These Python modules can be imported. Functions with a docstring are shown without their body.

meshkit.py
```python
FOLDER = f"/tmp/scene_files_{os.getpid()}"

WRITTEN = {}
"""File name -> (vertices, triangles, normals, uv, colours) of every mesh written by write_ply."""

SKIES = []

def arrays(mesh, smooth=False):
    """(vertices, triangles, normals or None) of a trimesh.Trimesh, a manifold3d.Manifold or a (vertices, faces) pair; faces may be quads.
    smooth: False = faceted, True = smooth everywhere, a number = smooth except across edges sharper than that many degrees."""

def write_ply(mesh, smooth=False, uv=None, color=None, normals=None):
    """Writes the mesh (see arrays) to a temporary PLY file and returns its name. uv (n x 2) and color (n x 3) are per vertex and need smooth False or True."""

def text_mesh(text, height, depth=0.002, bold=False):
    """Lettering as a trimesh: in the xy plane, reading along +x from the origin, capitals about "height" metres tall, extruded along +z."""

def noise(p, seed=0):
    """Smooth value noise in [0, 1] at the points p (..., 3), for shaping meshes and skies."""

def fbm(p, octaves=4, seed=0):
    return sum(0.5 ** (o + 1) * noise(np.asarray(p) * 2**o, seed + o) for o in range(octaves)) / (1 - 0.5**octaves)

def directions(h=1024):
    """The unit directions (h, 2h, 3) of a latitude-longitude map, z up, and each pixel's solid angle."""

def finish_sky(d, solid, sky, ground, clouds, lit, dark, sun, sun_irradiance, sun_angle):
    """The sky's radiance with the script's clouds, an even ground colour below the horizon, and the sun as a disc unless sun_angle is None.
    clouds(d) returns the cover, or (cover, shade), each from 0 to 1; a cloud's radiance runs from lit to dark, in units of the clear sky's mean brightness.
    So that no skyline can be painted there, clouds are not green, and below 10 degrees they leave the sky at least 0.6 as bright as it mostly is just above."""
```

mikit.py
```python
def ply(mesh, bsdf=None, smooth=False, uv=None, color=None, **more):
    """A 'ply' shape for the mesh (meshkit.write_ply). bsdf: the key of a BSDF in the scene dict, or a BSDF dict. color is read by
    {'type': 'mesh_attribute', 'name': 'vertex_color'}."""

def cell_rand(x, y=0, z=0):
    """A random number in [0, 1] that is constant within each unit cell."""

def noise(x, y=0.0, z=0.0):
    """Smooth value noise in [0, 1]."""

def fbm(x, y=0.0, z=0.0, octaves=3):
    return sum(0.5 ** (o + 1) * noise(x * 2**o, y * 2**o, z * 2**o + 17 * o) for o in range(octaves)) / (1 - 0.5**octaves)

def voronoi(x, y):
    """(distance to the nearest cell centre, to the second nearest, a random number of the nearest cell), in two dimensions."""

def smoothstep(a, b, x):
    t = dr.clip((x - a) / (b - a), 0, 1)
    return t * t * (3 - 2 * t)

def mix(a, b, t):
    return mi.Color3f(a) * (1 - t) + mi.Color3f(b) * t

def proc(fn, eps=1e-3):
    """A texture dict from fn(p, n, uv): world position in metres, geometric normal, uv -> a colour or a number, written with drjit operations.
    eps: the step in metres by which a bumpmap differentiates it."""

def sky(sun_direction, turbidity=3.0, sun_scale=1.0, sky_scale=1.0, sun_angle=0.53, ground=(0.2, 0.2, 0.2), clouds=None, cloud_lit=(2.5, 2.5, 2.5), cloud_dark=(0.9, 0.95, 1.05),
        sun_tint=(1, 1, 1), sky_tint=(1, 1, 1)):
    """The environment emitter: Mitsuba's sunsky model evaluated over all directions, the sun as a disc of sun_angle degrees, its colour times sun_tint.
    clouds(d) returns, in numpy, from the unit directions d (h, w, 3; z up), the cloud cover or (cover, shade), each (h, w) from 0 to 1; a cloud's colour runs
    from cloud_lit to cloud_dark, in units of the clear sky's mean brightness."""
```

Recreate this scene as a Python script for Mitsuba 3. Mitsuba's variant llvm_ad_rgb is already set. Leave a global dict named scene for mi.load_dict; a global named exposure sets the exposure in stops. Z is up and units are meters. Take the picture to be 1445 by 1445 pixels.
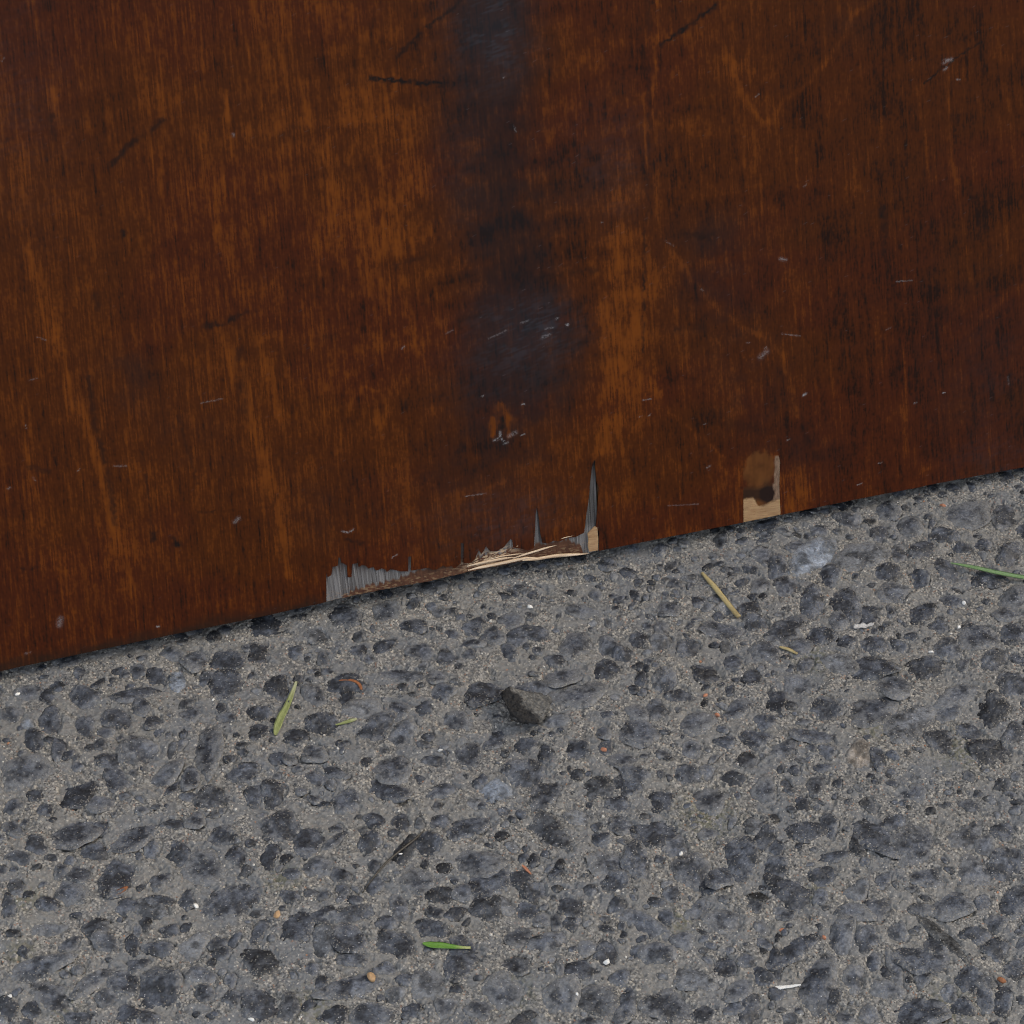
import math, numpy as np, trimesh, shapely, drjit as dr, mitsuba as mi, mikit, meshkit
from shapely.geometry import Polygon
from scipy.spatial import cKDTree
from mikit import noise, fbm, voronoi, smoothstep, mix, proc, ply

T = mi.ScalarTransform4f
scene, labels = {}, {}

# ---------------------------------------------------------------- camera, sky, exposure
CAM = np.array([0.0, -0.64947483, 0.57370208])
PITCH = math.radians(40.0)
LOOK = CAM + np.array([0, math.cos(PITCH), -math.sin(PITCH)])
scene['camera'] = dict(type='thinlens', fov=26.0, fov_axis='x', aperture_radius=0.0006, focus_distance=0.80,
                       near_clip=0.05, far_clip=500.0, to_world=T().look_at(CAM.tolist(), LOOK.tolist(), [0, 0, 1]))
scene['sky_light'] = mikit.sky((0.76, 0.06, 0.65), turbidity=3, sun_scale=0.3, sun_angle=22, clouds=lambda d: 1.0,
                               cloud_lit=(2.35, 2.5, 2.75))
exposure = 2.10

rng = np.random.default_rng(7)

# the panel stands on the pavement: origin, its base direction, its upward direction (it leans back 12 degrees), its front normal
PO = np.array([0.00023, -0.00670, 0.0055])
PU = np.array([0.95763249, 0.28799308, 0.0])
PV = np.array([-0.05987713, 0.19910299, 0.9781476])
PN = np.array([0.28169974, -0.93670592, 0.20791169])


def base_line(x):
    """y of the panel's foot at x, metres"""
    return PO[1] + (x - PO[0]) * PU[1] / PU[0]


def tag(key, label, category, group=None, kind=None):
    labels[key] = {'label': label, 'category': category}
    if group:
        labels[key]['group'] = group
    if kind:
        labels[key]['kind'] = kind


_used = {}


def numbered(name):
    k = _used.get(name, 0)
    _used[name] = k + 1
    return name if k == 0 else f'{name}_{k:03d}'


# ---------------------------------------------------------------- the pavement: weathered asphalt with worn blue-grey stones
# embedded stones: x, y, half length, half width (0.1 mm), direction (degrees), tone
STONES = np.array([[int(q) for q in w.split(',')] for w in """1181,45,121,85,64,2 1383,-1425,94,68,47,-1 1808,319,89,71,18,0 978,-2023,111,56,73,-1 1444,-837,98,59,51,1 614,-1556,83,68,105,-1 1370,80,79,68,24,1 1704,-984,77,65,48,-1 1285,-2123,94,53,4,0 127,-1372,87,54,140,-2 929,-1624,83,57,131,-1 1318,-767,74,63,25,-1 -921,-1666,87,54,38,0 -1508,-1372,73,63,41,0 1248,-1381,78,59,123,0 -1322,-1556,75,61,114,0 -1129,-2054,82,56,103,-1 1322,-562,86,53,165,0 1464,-1683,82,55,39,0 493,-2093,69,65,22,-1 243,-719,81,54,21,0 1281,-217,84,52,79,0 -1719,-1081,74,58,23,0 -1528,-1952,86,49,19,0 -808,-1920,69,60,12,-2 426,-1758,86,48,151,0 1982,319,76,54,70,0 1736,-787,75,53,82,-2 129,-1184,75,52,54,-1 -1027,-1530,67,58,118,0 71,-668,94,41,0,0 1758,-382,68,56,57,-1 -130,-1495,73,52,179,0 235,-422,64,59,82,-1 -1566,-709,66,57,137,0 -1088,-986,97,38,97,-1 1684,-1504,72,51,69,0 -420,-1072,67,55,98,0 -83,-1573,69,53,91,0 497,-1372,67,53,5,0 58,-1110,69,52,0,0 1030,-338,71,50,51,-1 580,-1992,70,51,157,1 -281,-2015,69,51,104,1 479,-898,65,54,123,0 -430,-1175,81,43,149,0 -1522,-1194,63,56,88,-1 1668,-1675,65,54,71,-1 162,-2077,65,54,70,0 -163,-1904,64,54,93,0 302,-1166,62,56,7,-2 1559,-1539,67,51,74,0 -506,-2031,88,39,13,0 1555,-562,67,51,13,-1 1507,369,64,54,62,0 -411,-596,73,47,178,0 1339,-1920,71,47,7,0 1403,-1791,106,31,116,-3 -105,-668,63,52,74,0 1570,-251,70,48,41,-1 -633,-264,60,55,164,-1 1233,-1003,68,48,76,3 268,-2085,62,53,84,-2 1853,-645,64,49,65,0 338,-1504,60,52,6,0 -203,-829,57,55,167,0 -794,-1336,59,53,155,-1 -35,-2062,62,50,74,-1 917,-1880,87,36,37,0 -399,-898,63,48,57,0 -1309,-981,69,44,18,0 -1464,-2077,60,51,145,-1 1159,-382,58,52,36,0 1586,-787,62,48,67,0 1629,-697,72,41,29,0 1077,-1824,66,44,78,0 -517,-1840,57,51,106,0 805,-340,67,43,3,0 -1056,-637,68,43,100,0 1022,-1354,57,51,43,0 1564,-1381,72,40,64,-1 188,-601,64,45,23,0 -802,-2100,63,46,174,0 1152,-777,58,49,18,0 -268,-1783,58,49,176,-1 -926,-340,56,51,122,0 1523,-926,58,49,102,-1 419,-1147,55,51,14,0 1697,-2,64,43,106,0 780,-1495,68,41,93,0 1209,-531,66,42,154,1 1146,-217,67,41,81,0 866,-908,57,48,13,0 1629,-457,57,48,49,0 -532,-779,61,45,8,1 -1290,-1390,60,45,34,0 1045,-635,58,46,149,0 -625,-647,58,46,174,0 -1039,-1221,59,46,171,-2 690,-1212,56,47,75,-1 -59,-1166,52,51,160,2 -995,-1390,55,48,159,0 -689,-1398,54,49,23,0 1719,198,63,42,7,0 -1230,-1110,55,47,31,0 424,-1504,55,47,111,0 -1037,-1864,70,37,61,1 -158,-1005,53,49,96,0 699,-1750,53,49,28,0 396,-1024,53,49,76,0 1480,-139,63,41,65,0 -714,-1783,53,48,152,0 1936,-173,58,44,66,-1 970,-974,57,45,36,0 -388,-1848,55,46,78,-1 950,-478,58,43,162,0 1455,-36,55,45,18,0 1413,-645,58,43,73,0 -492,-869,54,45,59,0 1954,68,55,44,60,0 -146,-1345,54,45,178,0 -1067,-522,52,46,156,0 237,-971,53,45,85,-1 1075,-906,71,34,2,0 1894,-371,56,43,65,0 715,-575,51,46,18,-1 368,-2077,85,28,80,0 -365,-1443,72,33,64,-2 -956,-1081,57,42,37,0 -438,-2138,56,42,177,0 -1388,-1119,57,41,106,0 269,-242,53,44,3,0 -1480,-1641,53,44,121,0 1793,-531,58,40,60,0 885,-1175,56,41,79,-1 1355,283,51,45,51,0 759,-2116,61,38,66,-1 -95,-1700,50,46,93,-2 -833,-1194,56,41,100,0 -684,-849,50,45,113,0 1587,259,51,44,49,0 563,-642,57,40,84,0 1363,-409,53,42,14,0 652,-829,50,44,14,0 12,-1936,53,42,142,-2 1038,-2,58,38,81,0 1631,127,50,44,46,0 -619,-1856,52,42,81,1 -237,-1175,60,36,25,0 88,-373,49,44,87,0 -411,-769,50,43,98,0 -523,-1733,65,33,179,0 865,-1398,54,40,79,0 -951,-480,54,40,102,-1 378,-1336,48,45,18,0 -1662,-829,61,35,104,0 1234,-36,48,43,44,0 -313,-1599,49,43,175,-1 1523,-1807,53,40,14,0 1208,-1700,49,43,45,-1 -1179,-501,49,43,119,0 1074,-105,48,43,43,0 813,-769,56,36,38,0 -484,-242,50,40,57,0 1015,259,48,42,18,0 -1382,-683,64,31,15,0 1351,-262,47,42,39,0 560,-416,54,37,84,1 1382,-1573,48,41,29,0 312,-1880,47,42,127,0 -8,-297,45,44,179,0 1589,-59,53,37,73,0 936,-306,46,42,37,0 1115,-1717,58,34,168,0 -369,-330,45,43,153,0 -146,-330,45,44,165,0 466,-1880,48,40,152,0 -1247,-2015,52,37,106,0 -71,-384,44,43,174,0 -60,-918,49,39,91,0 1087,-436,46,41,34,0 658,-448,45,42,29,0 600,-231,50,37,83,0 -342,-470,44,42,160,0 115,-1840,58,32,0,0 -1375,-1783,47,40,154,-2 1107,-1999,59,31,81,0 -1231,-622,57,32,100,2 -865,-668,52,36,99,0 1856,-59,47,39,23,0 -710,-986,44,41,123,0 1090,-1345,54,33,80,0 1690,-1354,47,38,57,0 992,80,47,38,76,0 1524,80,48,38,69,0 -722,-709,46,39,104,-1 889,-604,45,41,28,-1 -1344,-1999,58,31,49,-1 -278,-1425,44,40,99,0 -325,-774,45,39,97,0 622,-1091,43,41,54,0 -249,-688,43,41,169,0 734,-2038,47,37,78,0 625,-698,44,40,22,0 368,-1240,48,37,3,0 -1542,-869,50,35,106,0 959,-739,61,28,83,-1 -1184,-1708,52,33,175,1 1904,-267,53,33,6,-1 961,-94,46,38,75,0 888,-1521,52,33,81,0 1649,-887,46,37,61,0 -1720,-928,50,34,108,0 -916,-789,44,39,155,0 -1168,-799,44,39,152,0 -1461,-1556,45,38,123,-1 706,-1564,52,33,83,0 -1436,-819,44,38,151,0 -1434,-1231,44,38,135,0 155,-829,43,40,6,0 348,-1590,43,39,77,0 1567,-2077,55,31,76,0 -661,-1513,44,39,164,0 78,-1633,44,38,111,0 -1522,-1791,57,29,4,-1 839,-1032,44,38,70,-2 195,-1692,42,39,81,0 -1133,-1110,48,34,103,0 -1422,-1456,45,36,113,0 1301,-1013,58,28,81,0 25,-384,43,37,89,0 348,-575,44,36,4,0 -898,-1194,47,34,101,0 22,-1815,41,39,89,0 -823,-1478,53,30,97,0 1096,-1478,61,26,8,0 -1006,-1976,45,35,170,0 1203,-2038,49,32,161,0 -16,-470,43,37,90,0 1158,-1840,42,37,54,0 1803,-897,50,31,74,0 1387,-1856,43,36,52,0 -246,-501,42,37,95,0 1570,-1872,43,36,51,0 818,-522,43,36,74,0 1707,-184,46,33,10,0 -1389,-575,43,35,115,0 1127,127,43,35,12,0 -1663,-1607,42,36,142,1 899,-1725,45,34,167,0 -578,-1221,45,33,57,0 1626,-1952,49,31,73,-1 1468,-1992,42,36,49,0 -486,-1416,44,33,97,0 1616,-1434,45,33,70,0 561,-1434,44,33,82,0 624,-1700,40,37,29,0 -471,-1318,41,36,170,0 1329,-1327,42,35,22,0 -1127,-1469,44,33,105,0 -1157,-1872,45,32,173,-1 -737,-384,43,33,99,1 1426,-2100,41,35,47,0 528,-769,40,36,77,0 823,-1783,50,29,82,0 -109,-2116,38,37,104,0 1620,-317,41,35,48,0 -532,-1912,51,28,13,0 857,-1928,56,25,83,0 -482,-448,46,31,29,0 -1298,-839,41,34,117,0 221,-1952,44,32,1,0 1245,-1960,61,23,96,-1 -1277,-480,44,32,173,0 -912,-879,40,35,112,0 -1462,-889,41,34,119,0 367,-438,45,30,60,0 1857,133,41,34,28,0 -771,-918,40,35,110,0 -1809,-799,41,34,155,0 449,-1100,43,32,150,0 -812,-470,38,36,131,0 1047,-1556,40,34,16,0 -687,-1119,42,33,174,0 34,-957,39,35,89,0 -368,-1700,42,32,96,0 -1313,-606,42,32,107,0 -457,-1607,43,31,53,0 1159,-1616,46,29,46,1 -834,-1015,39,34,112,0 -1429,-1024,40,33,121,0 1266,-1799,42,32,72,0 905,-228,39,33,73,-1 1454,198,43,31,75,0 1241,-306,44,29,78,0 45,-1700,39,33,1,0 -1283,-1700,40,33,163,0 -1673,-1700,51,26,103,0 564,-330,44,30,85,0 -620,-1733,40,32,39,-1 -1770,-688,39,33,139,0 1595,-1758,40,32,20,0 -1181,-1573,43,29,103,-1 525,-1221,37,34,71,0 480,-400,38,33,79,0 455,-789,36,35,34,0 -1738,-1249,39,32,127,0 806,-1984,40,31,77,0 -1091,-1309,37,33,121,0 -248,-1318,36,34,101,0 -1671,-1486,41,30,168,0 632,-981,39,31,80,0 -985,-2054,39,31,106,0 1173,-1928,48,25,80,0 1511,-2077,40,30,67,0 -272,-606,41,29,93,0 -276,-1024,42,29,179,0 -1600,-2123,40,30,114,0 -159,-427,44,27,180,0 -1627,-1425,38,31,129,0 -635,-1081,45,26,147,0 -1695,-709,42,28,107,0 -1295,-2077,38,30,165,0 160,-522,37,32,2,0 -1351,-759,41,28,104,0 -1169,-1675,46,25,177,-1 -701,-2116,46,25,96,-2 -321,-2116,37,31,176,0 -1219,-2131,38,30,166,0 -563,-2138,37,30,173,0 -1130,-616,37,31,165,0 193,-1758,39,29,1,0 657,-1607,35,32,58,0 -161,-1624,34,33,104,0 324,-889,39,28,86,0 1777,121,37,30,62,0 -1157,-1327,41,27,175,0 -577,-470,37,29,98,0 -1538,-1692,36,30,133,0 -14,-1692,33,33,92,1 410,-480,37,29,84,0 335,-967,39,28,86,0 1683,-531,43,25,76,-1 -418,-1758,33,32,123,0 -1617,-976,44,24,103,0 -1714,-1349,36,30,149,0 -1229,-1451,40,26,103,0 558,-1832,33,31,50,0 -601,-1407,52,20,53,0 -1319,-1856,35,30,135,0 242,-1864,33,32,54,0 -107,-1128,37,27,68,0 29,-1573,34,30,89,0 1250,-1577,35,29,66,0 697,-1952,33,31,44,0 609,-2123,37,27,4,-1 347,-1976,32,31,42,0 -383,-1318,36,27,95,-1 780,-1110,35,28,8,0 1396,-2046,34,29,41,0 -1411,-1345,37,26,107,0 1017,-2077,39,25,79,0 -1031,-819,33,29,154,0 704,-2108,32,30,37,0 -209,-2108,31,30,154,0 351,-1692,37,26,50,0 1260,-403,33,29,61,0 -1526,-2116,34,28,140,0 1134,-2138,33,29,38,0 118,-995,34,28,88,0 1223,222,32,29,33,0 1181,-1434,40,23,80,-2 -1599,-585,37,25,106,0 -170,-1840,32,28,176,0 -409,-1952,38,24,178,0 484,-616,41,22,86,0 536,-1650,34,26,82,0 -1085,-1666,34,26,105,0 1562,-1683,35,25,69,0 -607,-719,31,28,113,-1 511,-1742,33,26,82,0 -585,-1556,33,26,175,-1 -1372,-2146,37,23,175,0 295,-1398,31,27,83,0 408,-1872,32,26,83,0 247,-2165,43,19,0,-1 -944,-1896,32,25,105,0 -1236,-1856,37,22,102,-1 1356,-1708,39,21,3,-2 763,-1920,32,25,78,0 142,-1758,41,19,89,-1 -1130,-1203,34,23,175,0 -831,-1799,37,21,68,0 -1121,-1799,33,24,171,0 -60,-2007,31,25,91,0 692,-1081,29,27,54,0 182,-2031,31,25,87,0 -911,-1840,42,18,59,0 -883,-2069,31,25,105,0 -1878,-522,37,21,175,0 -1213,-1936,32,24,171,0 1059,-2146,31,24,72,0 -1620,-1263,30,25,136,0 1522,-2007,32,23,11,-2 -1148,-2154,31,23,172,0 1323,-1992,29,24,58,-1 -737,-1556,27,25,145,0 158,-1952,36,19,89,-1 1030,-1658,30,23,76,0 -229,-1530,30,22,179,-2 103,-1750,26,25,7,0 -1742,-859,30,21,108,2 821,-1645,32,19,167,-3 -344,-1999,25,23,167,0 -614,-2015,31,19,96,-1 -257,-1717,26,21,177,-1 -468,-1513,26,20,97,0 -672,-1641,26,19,176,-2 1206,-1968,24,19,71,0 482,-1675,26,17,2,0 -568,-1620,21,19,110,-1 165,-1508,17,17,79,-2""".split()], float)
STONES[:, :4] *= 1e-4
STONES[:, 2:4] *= 1.28
MOSS = [(-159.7, -189.0, 5), (-142.5, -210.3, 5), (-76.8, -157.6, 6), (-63.7, -210.3, 7), (130.8, -87.9, 5), (161.1, -98.5, 9), (55.5, -175.8, 5),
        (-0.6, -204.7, 7), (113.0, -51.1, 7), (101.2, -163.7, 4), (-162.3, -166.2, 5), (68.1, -128.9, 10), (139.1, -210.3, 8)]

GX0, GX1, GY0, GY1, STEP = -0.216, 0.240, -0.240, 0.088, 0.00036
gx, gy = np.arange(GX0, GX1, STEP), np.arange(GY0, GY1, STEP)
XX, YY = np.meshgrid(gx, gy)
RR = np.full(XX.shape, 3.0)          # distance to the nearest stone's outline: below 1 inside it


def outline(r):
    """a worn angular outline: radius at 24 angles of a random convex polygon, unit mean size"""
    th = np.arange(24) * math.pi / 12
    k = r.integers(4, 7)
    ph = np.sort((np.arange(k) + r.uniform(-0.32, 0.32, k)) * 2 * math.pi / k + r.uniform(0, 6.28))
    c = r.uniform(0.60, 1.10, k)
    cosv = np.cos(th[:, None] - ph[None])
    rho = np.where(cosv > 0.2, c / np.maximum(cosv, 0.2), 9).min(1)
    rho = np.minimum(rho, 1.35)
    for _ in range(1):
        rho = 0.5 * rho + 0.25 * (np.roll(rho, 1) + np.roll(rho, -1))
    return rho * (1 + 0.05 * r.standard_normal(24))


def local_r(st, rho, X, Y):
    x, y, a, b, ang = st[:5]
    c, s = math.cos(math.radians(ang)), math.sin(math.radians(ang))
    qx, qy = ((X - x) * c + (Y - y) * s) / a, (-(X - x) * s + (Y - y) * c) / b
    th = np.arctan2(qy, qx) % (2 * math.pi) * 12 / math.pi
    i = np.floor(th).astype(int) % 24
    f = th - np.floor(th)
    return np.hypot(qx, qy) / (rho[i] * (1 - f) + rho[(i + 1) % 24] * f)


def stamp(st, rho):
    m = st[2] * 2.2
    i0, i1 = np.searchsorted(gx, [st[0] - m, st[0] + m])
    j0, j1 = np.searchsorted(gy, [st[1] - m, st[1] + m])
    if i1 > i0 and j1 > j0:
        w = np.s_[j0:j1, i0:i1]
        RR[w] = np.minimum(RR[w], local_r(st, rho, XX[w], YY[w]))


stones = []
for st in STONES:
    rho = outline(rng)
    stones.append((st, rho))
    stamp(st, rho)
n_drawn = len(stones)
for size, tries, clear in ((4.6e-3, 500, 1.75), (3.2e-3, 700, 1.7), (2.7e-3, 1500, 1.45), (2.0e-3, 2600, 1.35), (1.25e-3, 1200, 1.3)):
    for _ in range(tries):
        x, y = rng.uniform(GX0, GX1), rng.uniform(GY0, GY1)
        if y > base_line(x) + 0.012:
            continue
        j, i = min(len(gy) - 1, int((y - GY0) / STEP)), min(len(gx) - 1, int((x - GX0) / STEP))
        a = size * rng.uniform(0.75, 1.3)
        if RR[j, i] < clear:
            continue
        st = np.array([x, y, a, a * rng.uniform(0.55, 0.95), rng.uniform(0, 180), rng.choice([-2, -1, 0, 0, 0, 1])])
        rho = outline(rng)
        stones.append((st, rho))
        stamp(st, rho)


def cell_rand(x, y, z):
    v = [(np.floor(q).astype(np.int64) + 1000000) & 0xFFFFFFFF for q in np.broadcast_arrays(x, y, z)]
    h = (v[0] * 374761393 + v[1] * 668265263 + v[2] * 2147483647) & 0xFFFFFFFF
    h = ((h ^ (h >> 13)) * 1274126177) & 0xFFFFFFFF
    return ((h ^ (h >> 16)) & 0xFFFFFF) / 16777215.0


def grain(x, y):
    """height profile and random number of the sand grains (mikit.voronoi in numpy)"""
    d, w = np.full(x.shape, 9.0), np.zeros(x.shape)
    for a in (-1, 0, 1):
        for b in (-1, 0, 1):
            cx, cy = np.floor(x) + a, np.floor(y) + b
            e = np.hypot(cx + cell_rand(cx, cy, 1) - x, cy + cell_rand(cx, cy, 2) - y)
            r = cell_rand(cx, cy, 3)
            w = np.where(e < d, r, w)
            d = np.minimum(d, e)
    return d, w


def swell(x, y):
    """the pavement's broad unevenness, metres"""
    p = np.stack([x, y, 0 * x], -1)
    return 0.0016 * (meshkit.fbm(p * 28, 3, 5) - 0.5) + 0.0011 * (meshkit.fbm(p * 130, 3, 9) - 0.5)


def mortar_height(X, Y, R):
    p = np.stack([X, Y, 0 * X], -1) * 1000
    d, w = grain(X * 1250, Y * 1250)
    sandy = np.clip((meshkit.fbm(p * 0.16, 3, 21) - 0.36) / 0.2, 0, 1)
    h = swell(X, Y) + (0.00012 + 0.00026 * sandy) * (0.8 - d) * (0.4 + w) + 0.0011 * (meshkit.fbm(p * 0.50, 3, 33) - 0.5)
    h = h - 0.0006 * np.clip((meshkit.fbm(p * 0.75, 2, 77) - 0.66) / 0.12, 0, 1)
    ragged = R + 0.85 * (meshkit.fbm(p * 0.40, 4, 41) - 0.5) + 0.16 * (w - 0.5)
    s = np.clip((1.12 - ragged) / 0.40, 0, 1)
    return h - 0.0010 * s * s * (3 - 2 * s)


HH = mortar_height(XX, YY, RR)


def ground_z(x, y):
    j = np.clip(((np.asarray(y) - GY0) / STEP).astype(int), 0, len(gy) - 1)
    i = np.clip(((np.asarray(x) - GX0) / STEP).astype(int), 0, len(gx) - 1)
    return np.where(RR[j, i] < 0.95, swell(np.asarray(x, float), np.asarray(y, float)) + 0.0002, HH[j, i])


idx = np.arange(XX.size).reshape(XX.shape)
q = np.stack([idx[:-1, :-1], idx[:-1, 1:], idx[1:, 1:], idx[1:, :-1]], -1)
cx, cy = XX[:-1, :-1] + STEP / 2, YY[:-1, :-1] + STEP / 2
q = q[cy < base_line(cx) + 0.010]
v = np.stack([XX.ravel(), YY.ravel(), HH.ravel()], 1)
used = np.unique(q)
new = np.full(len(v), -1)
new[used] = np.arange(len(used))
fine_v, fine_f = v[used], np.vstack([new[q][:, [0, 1, 2]], new[q][:, [0, 2, 3]]])

# round it the same pavement in wider steps, then out to the horizon
cs = 0.006
ax, ay = np.arange(-1.2, 1.2001, cs), np.arange(-1.2, 1.5001, cs)
AX, AY = np.meshgrid(ax, ay)
AZ = swell(AX, AY) - 0.0005
idx = np.arange(AX.size).reshape(AX.shape)
q = np.stack([idx[:-1, :-1], idx[:-1, 1:], idx[1:, 1:], idx[1:, :-1]], -1)
x0, y0 = AX[:-1, :-1], AY[:-1, :-1]
inside = (x0 > GX0) & (x0 + cs < GX1 - STEP) & (y0 > GY0) & (y0 + cs < GY1 - STEP) & (y0 + 2 * cs < base_line(x0) + 0.008)
q = q[~inside]
av = np.stack([AX.ravel(), AY.ravel(), AZ.ravel()], 1)
used = np.unique(q)
new = np.full(len(av), -1)
new[used] = np.arange(len(used))
av, af = av[used], np.vstack([new[q][:, [0, 1, 2]], new[q][:, [0, 2, 3]]])
ring = np.array([[-1.2, -1.2, -0.001], [1.2, -1.2, -0.001], [1.2, 1.5, -0.001], [-1.2, 1.5, -0.001],
                 [-150, -150, -0.02], [150, -150, -0.02], [150, 150, -0.02], [-150, 150, -0.02]])
rf = np.array([[4, 5, 1], [4, 1, 0], [5, 6, 2], [5, 2, 1], [6, 7, 3], [6, 3, 2], [7, 4, 0], [7, 0, 3]])
far_v, far_f = np.vstack([av, ring]), np.vstack([af, rf + len(av)])
gv, gf = np.vstack([fine_v, far_v]), np.vstack([fine_f, far_f + len(fine_v)])


def moss_cover(x, y):
    m = mi.Float(0)
    for a, b, r in MOSS:
        m = dr.maximum(m, dr.exp(-(dr.square(x - a) + dr.square(y - b)) / (r * r)))
    return m


def mortar_colour(p, n, uv):
    x, y = p.x * 1000, p.y * 1000
    d, d2, w = voronoi(x * 1.25, y * 1.25)
    e, e2, w2 = voronoi(x * 2.3 + 7, y * 2.3)
    big = fbm(x * 0.045, y * 0.045, 3.0)
    sandy = smoothstep(0.36, 0.56, fbm(x * 0.16 + 40, y * 0.16, 1.0))
    paste = mix((0.138, 0.146, 0.158), (0.176, 0.175, 0.171), smoothstep(0.35, 0.65, big))
    paste = paste * (0.78 + 0.44 * fbm(x * 0.9, y * 0.9, 5.0, octaves=3))
    sand = mix((0.098, 0.098, 0.098), (0.340, 0.326, 0.300), w)
    sand = dr.select(w > 0.93, mi.Color3f(0.42, 0.39, 0.34), sand)
    sand = dr.select((w2 > 0.987), mi.Color3f(0.30, 0.155, 0.095), sand)
    sand = dr.select((w2 < 0.09), mi.Color3f(0.055, 0.056, 0.058), sand)
    sand = sand * (1.0 - 0.45 * smoothstep(0.25, 0.75, d))
    c = mix(paste, sand, 0.20 + 0.58 * sandy)
    c = dr.select((w2 > 0.93) & (w2 < 0.945), mi.Color3f(0.38, 0.36, 0.33), c)
    mo = moss_cover(x, y) * smoothstep(0.35, 0.65, noise(x * 1.1, y * 1.1))
    c = mix(c, mi.Color3f(0.085, 0.085, 0.038), 0.55 * mo)
    # beyond the stones that are built one by one
    s1, s2, sw = voronoi(x * 0.105, y * 0.105)
    out = (x < -215) | (x > 239) | (y < -239) | (y > 318 * 0.0 + 20 + 0.3007 * x)
    st = smoothstep(0.10, 0.03, s1 - 0.32 - 0.12 * sw + 0.15 * (noise(x * 0.6, y * 0.6) - 0.5))
    c = dr.select(out, mix(c, mi.Color3f(0.075, 0.082, 0.094) * (0.6 + 0.8 * sw), st * 0.8), c)
    return c


def mortar_bump(p, n, uv):
    x, y = p.x * 1000, p.y * 1000
    d, d2, w = voronoi(x * 2.3 + 7, y * 2.3)
    return 0.12 * (0.7 - d) * w + 0.10 * noise(x * 4.2, y * 4.2)


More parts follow.
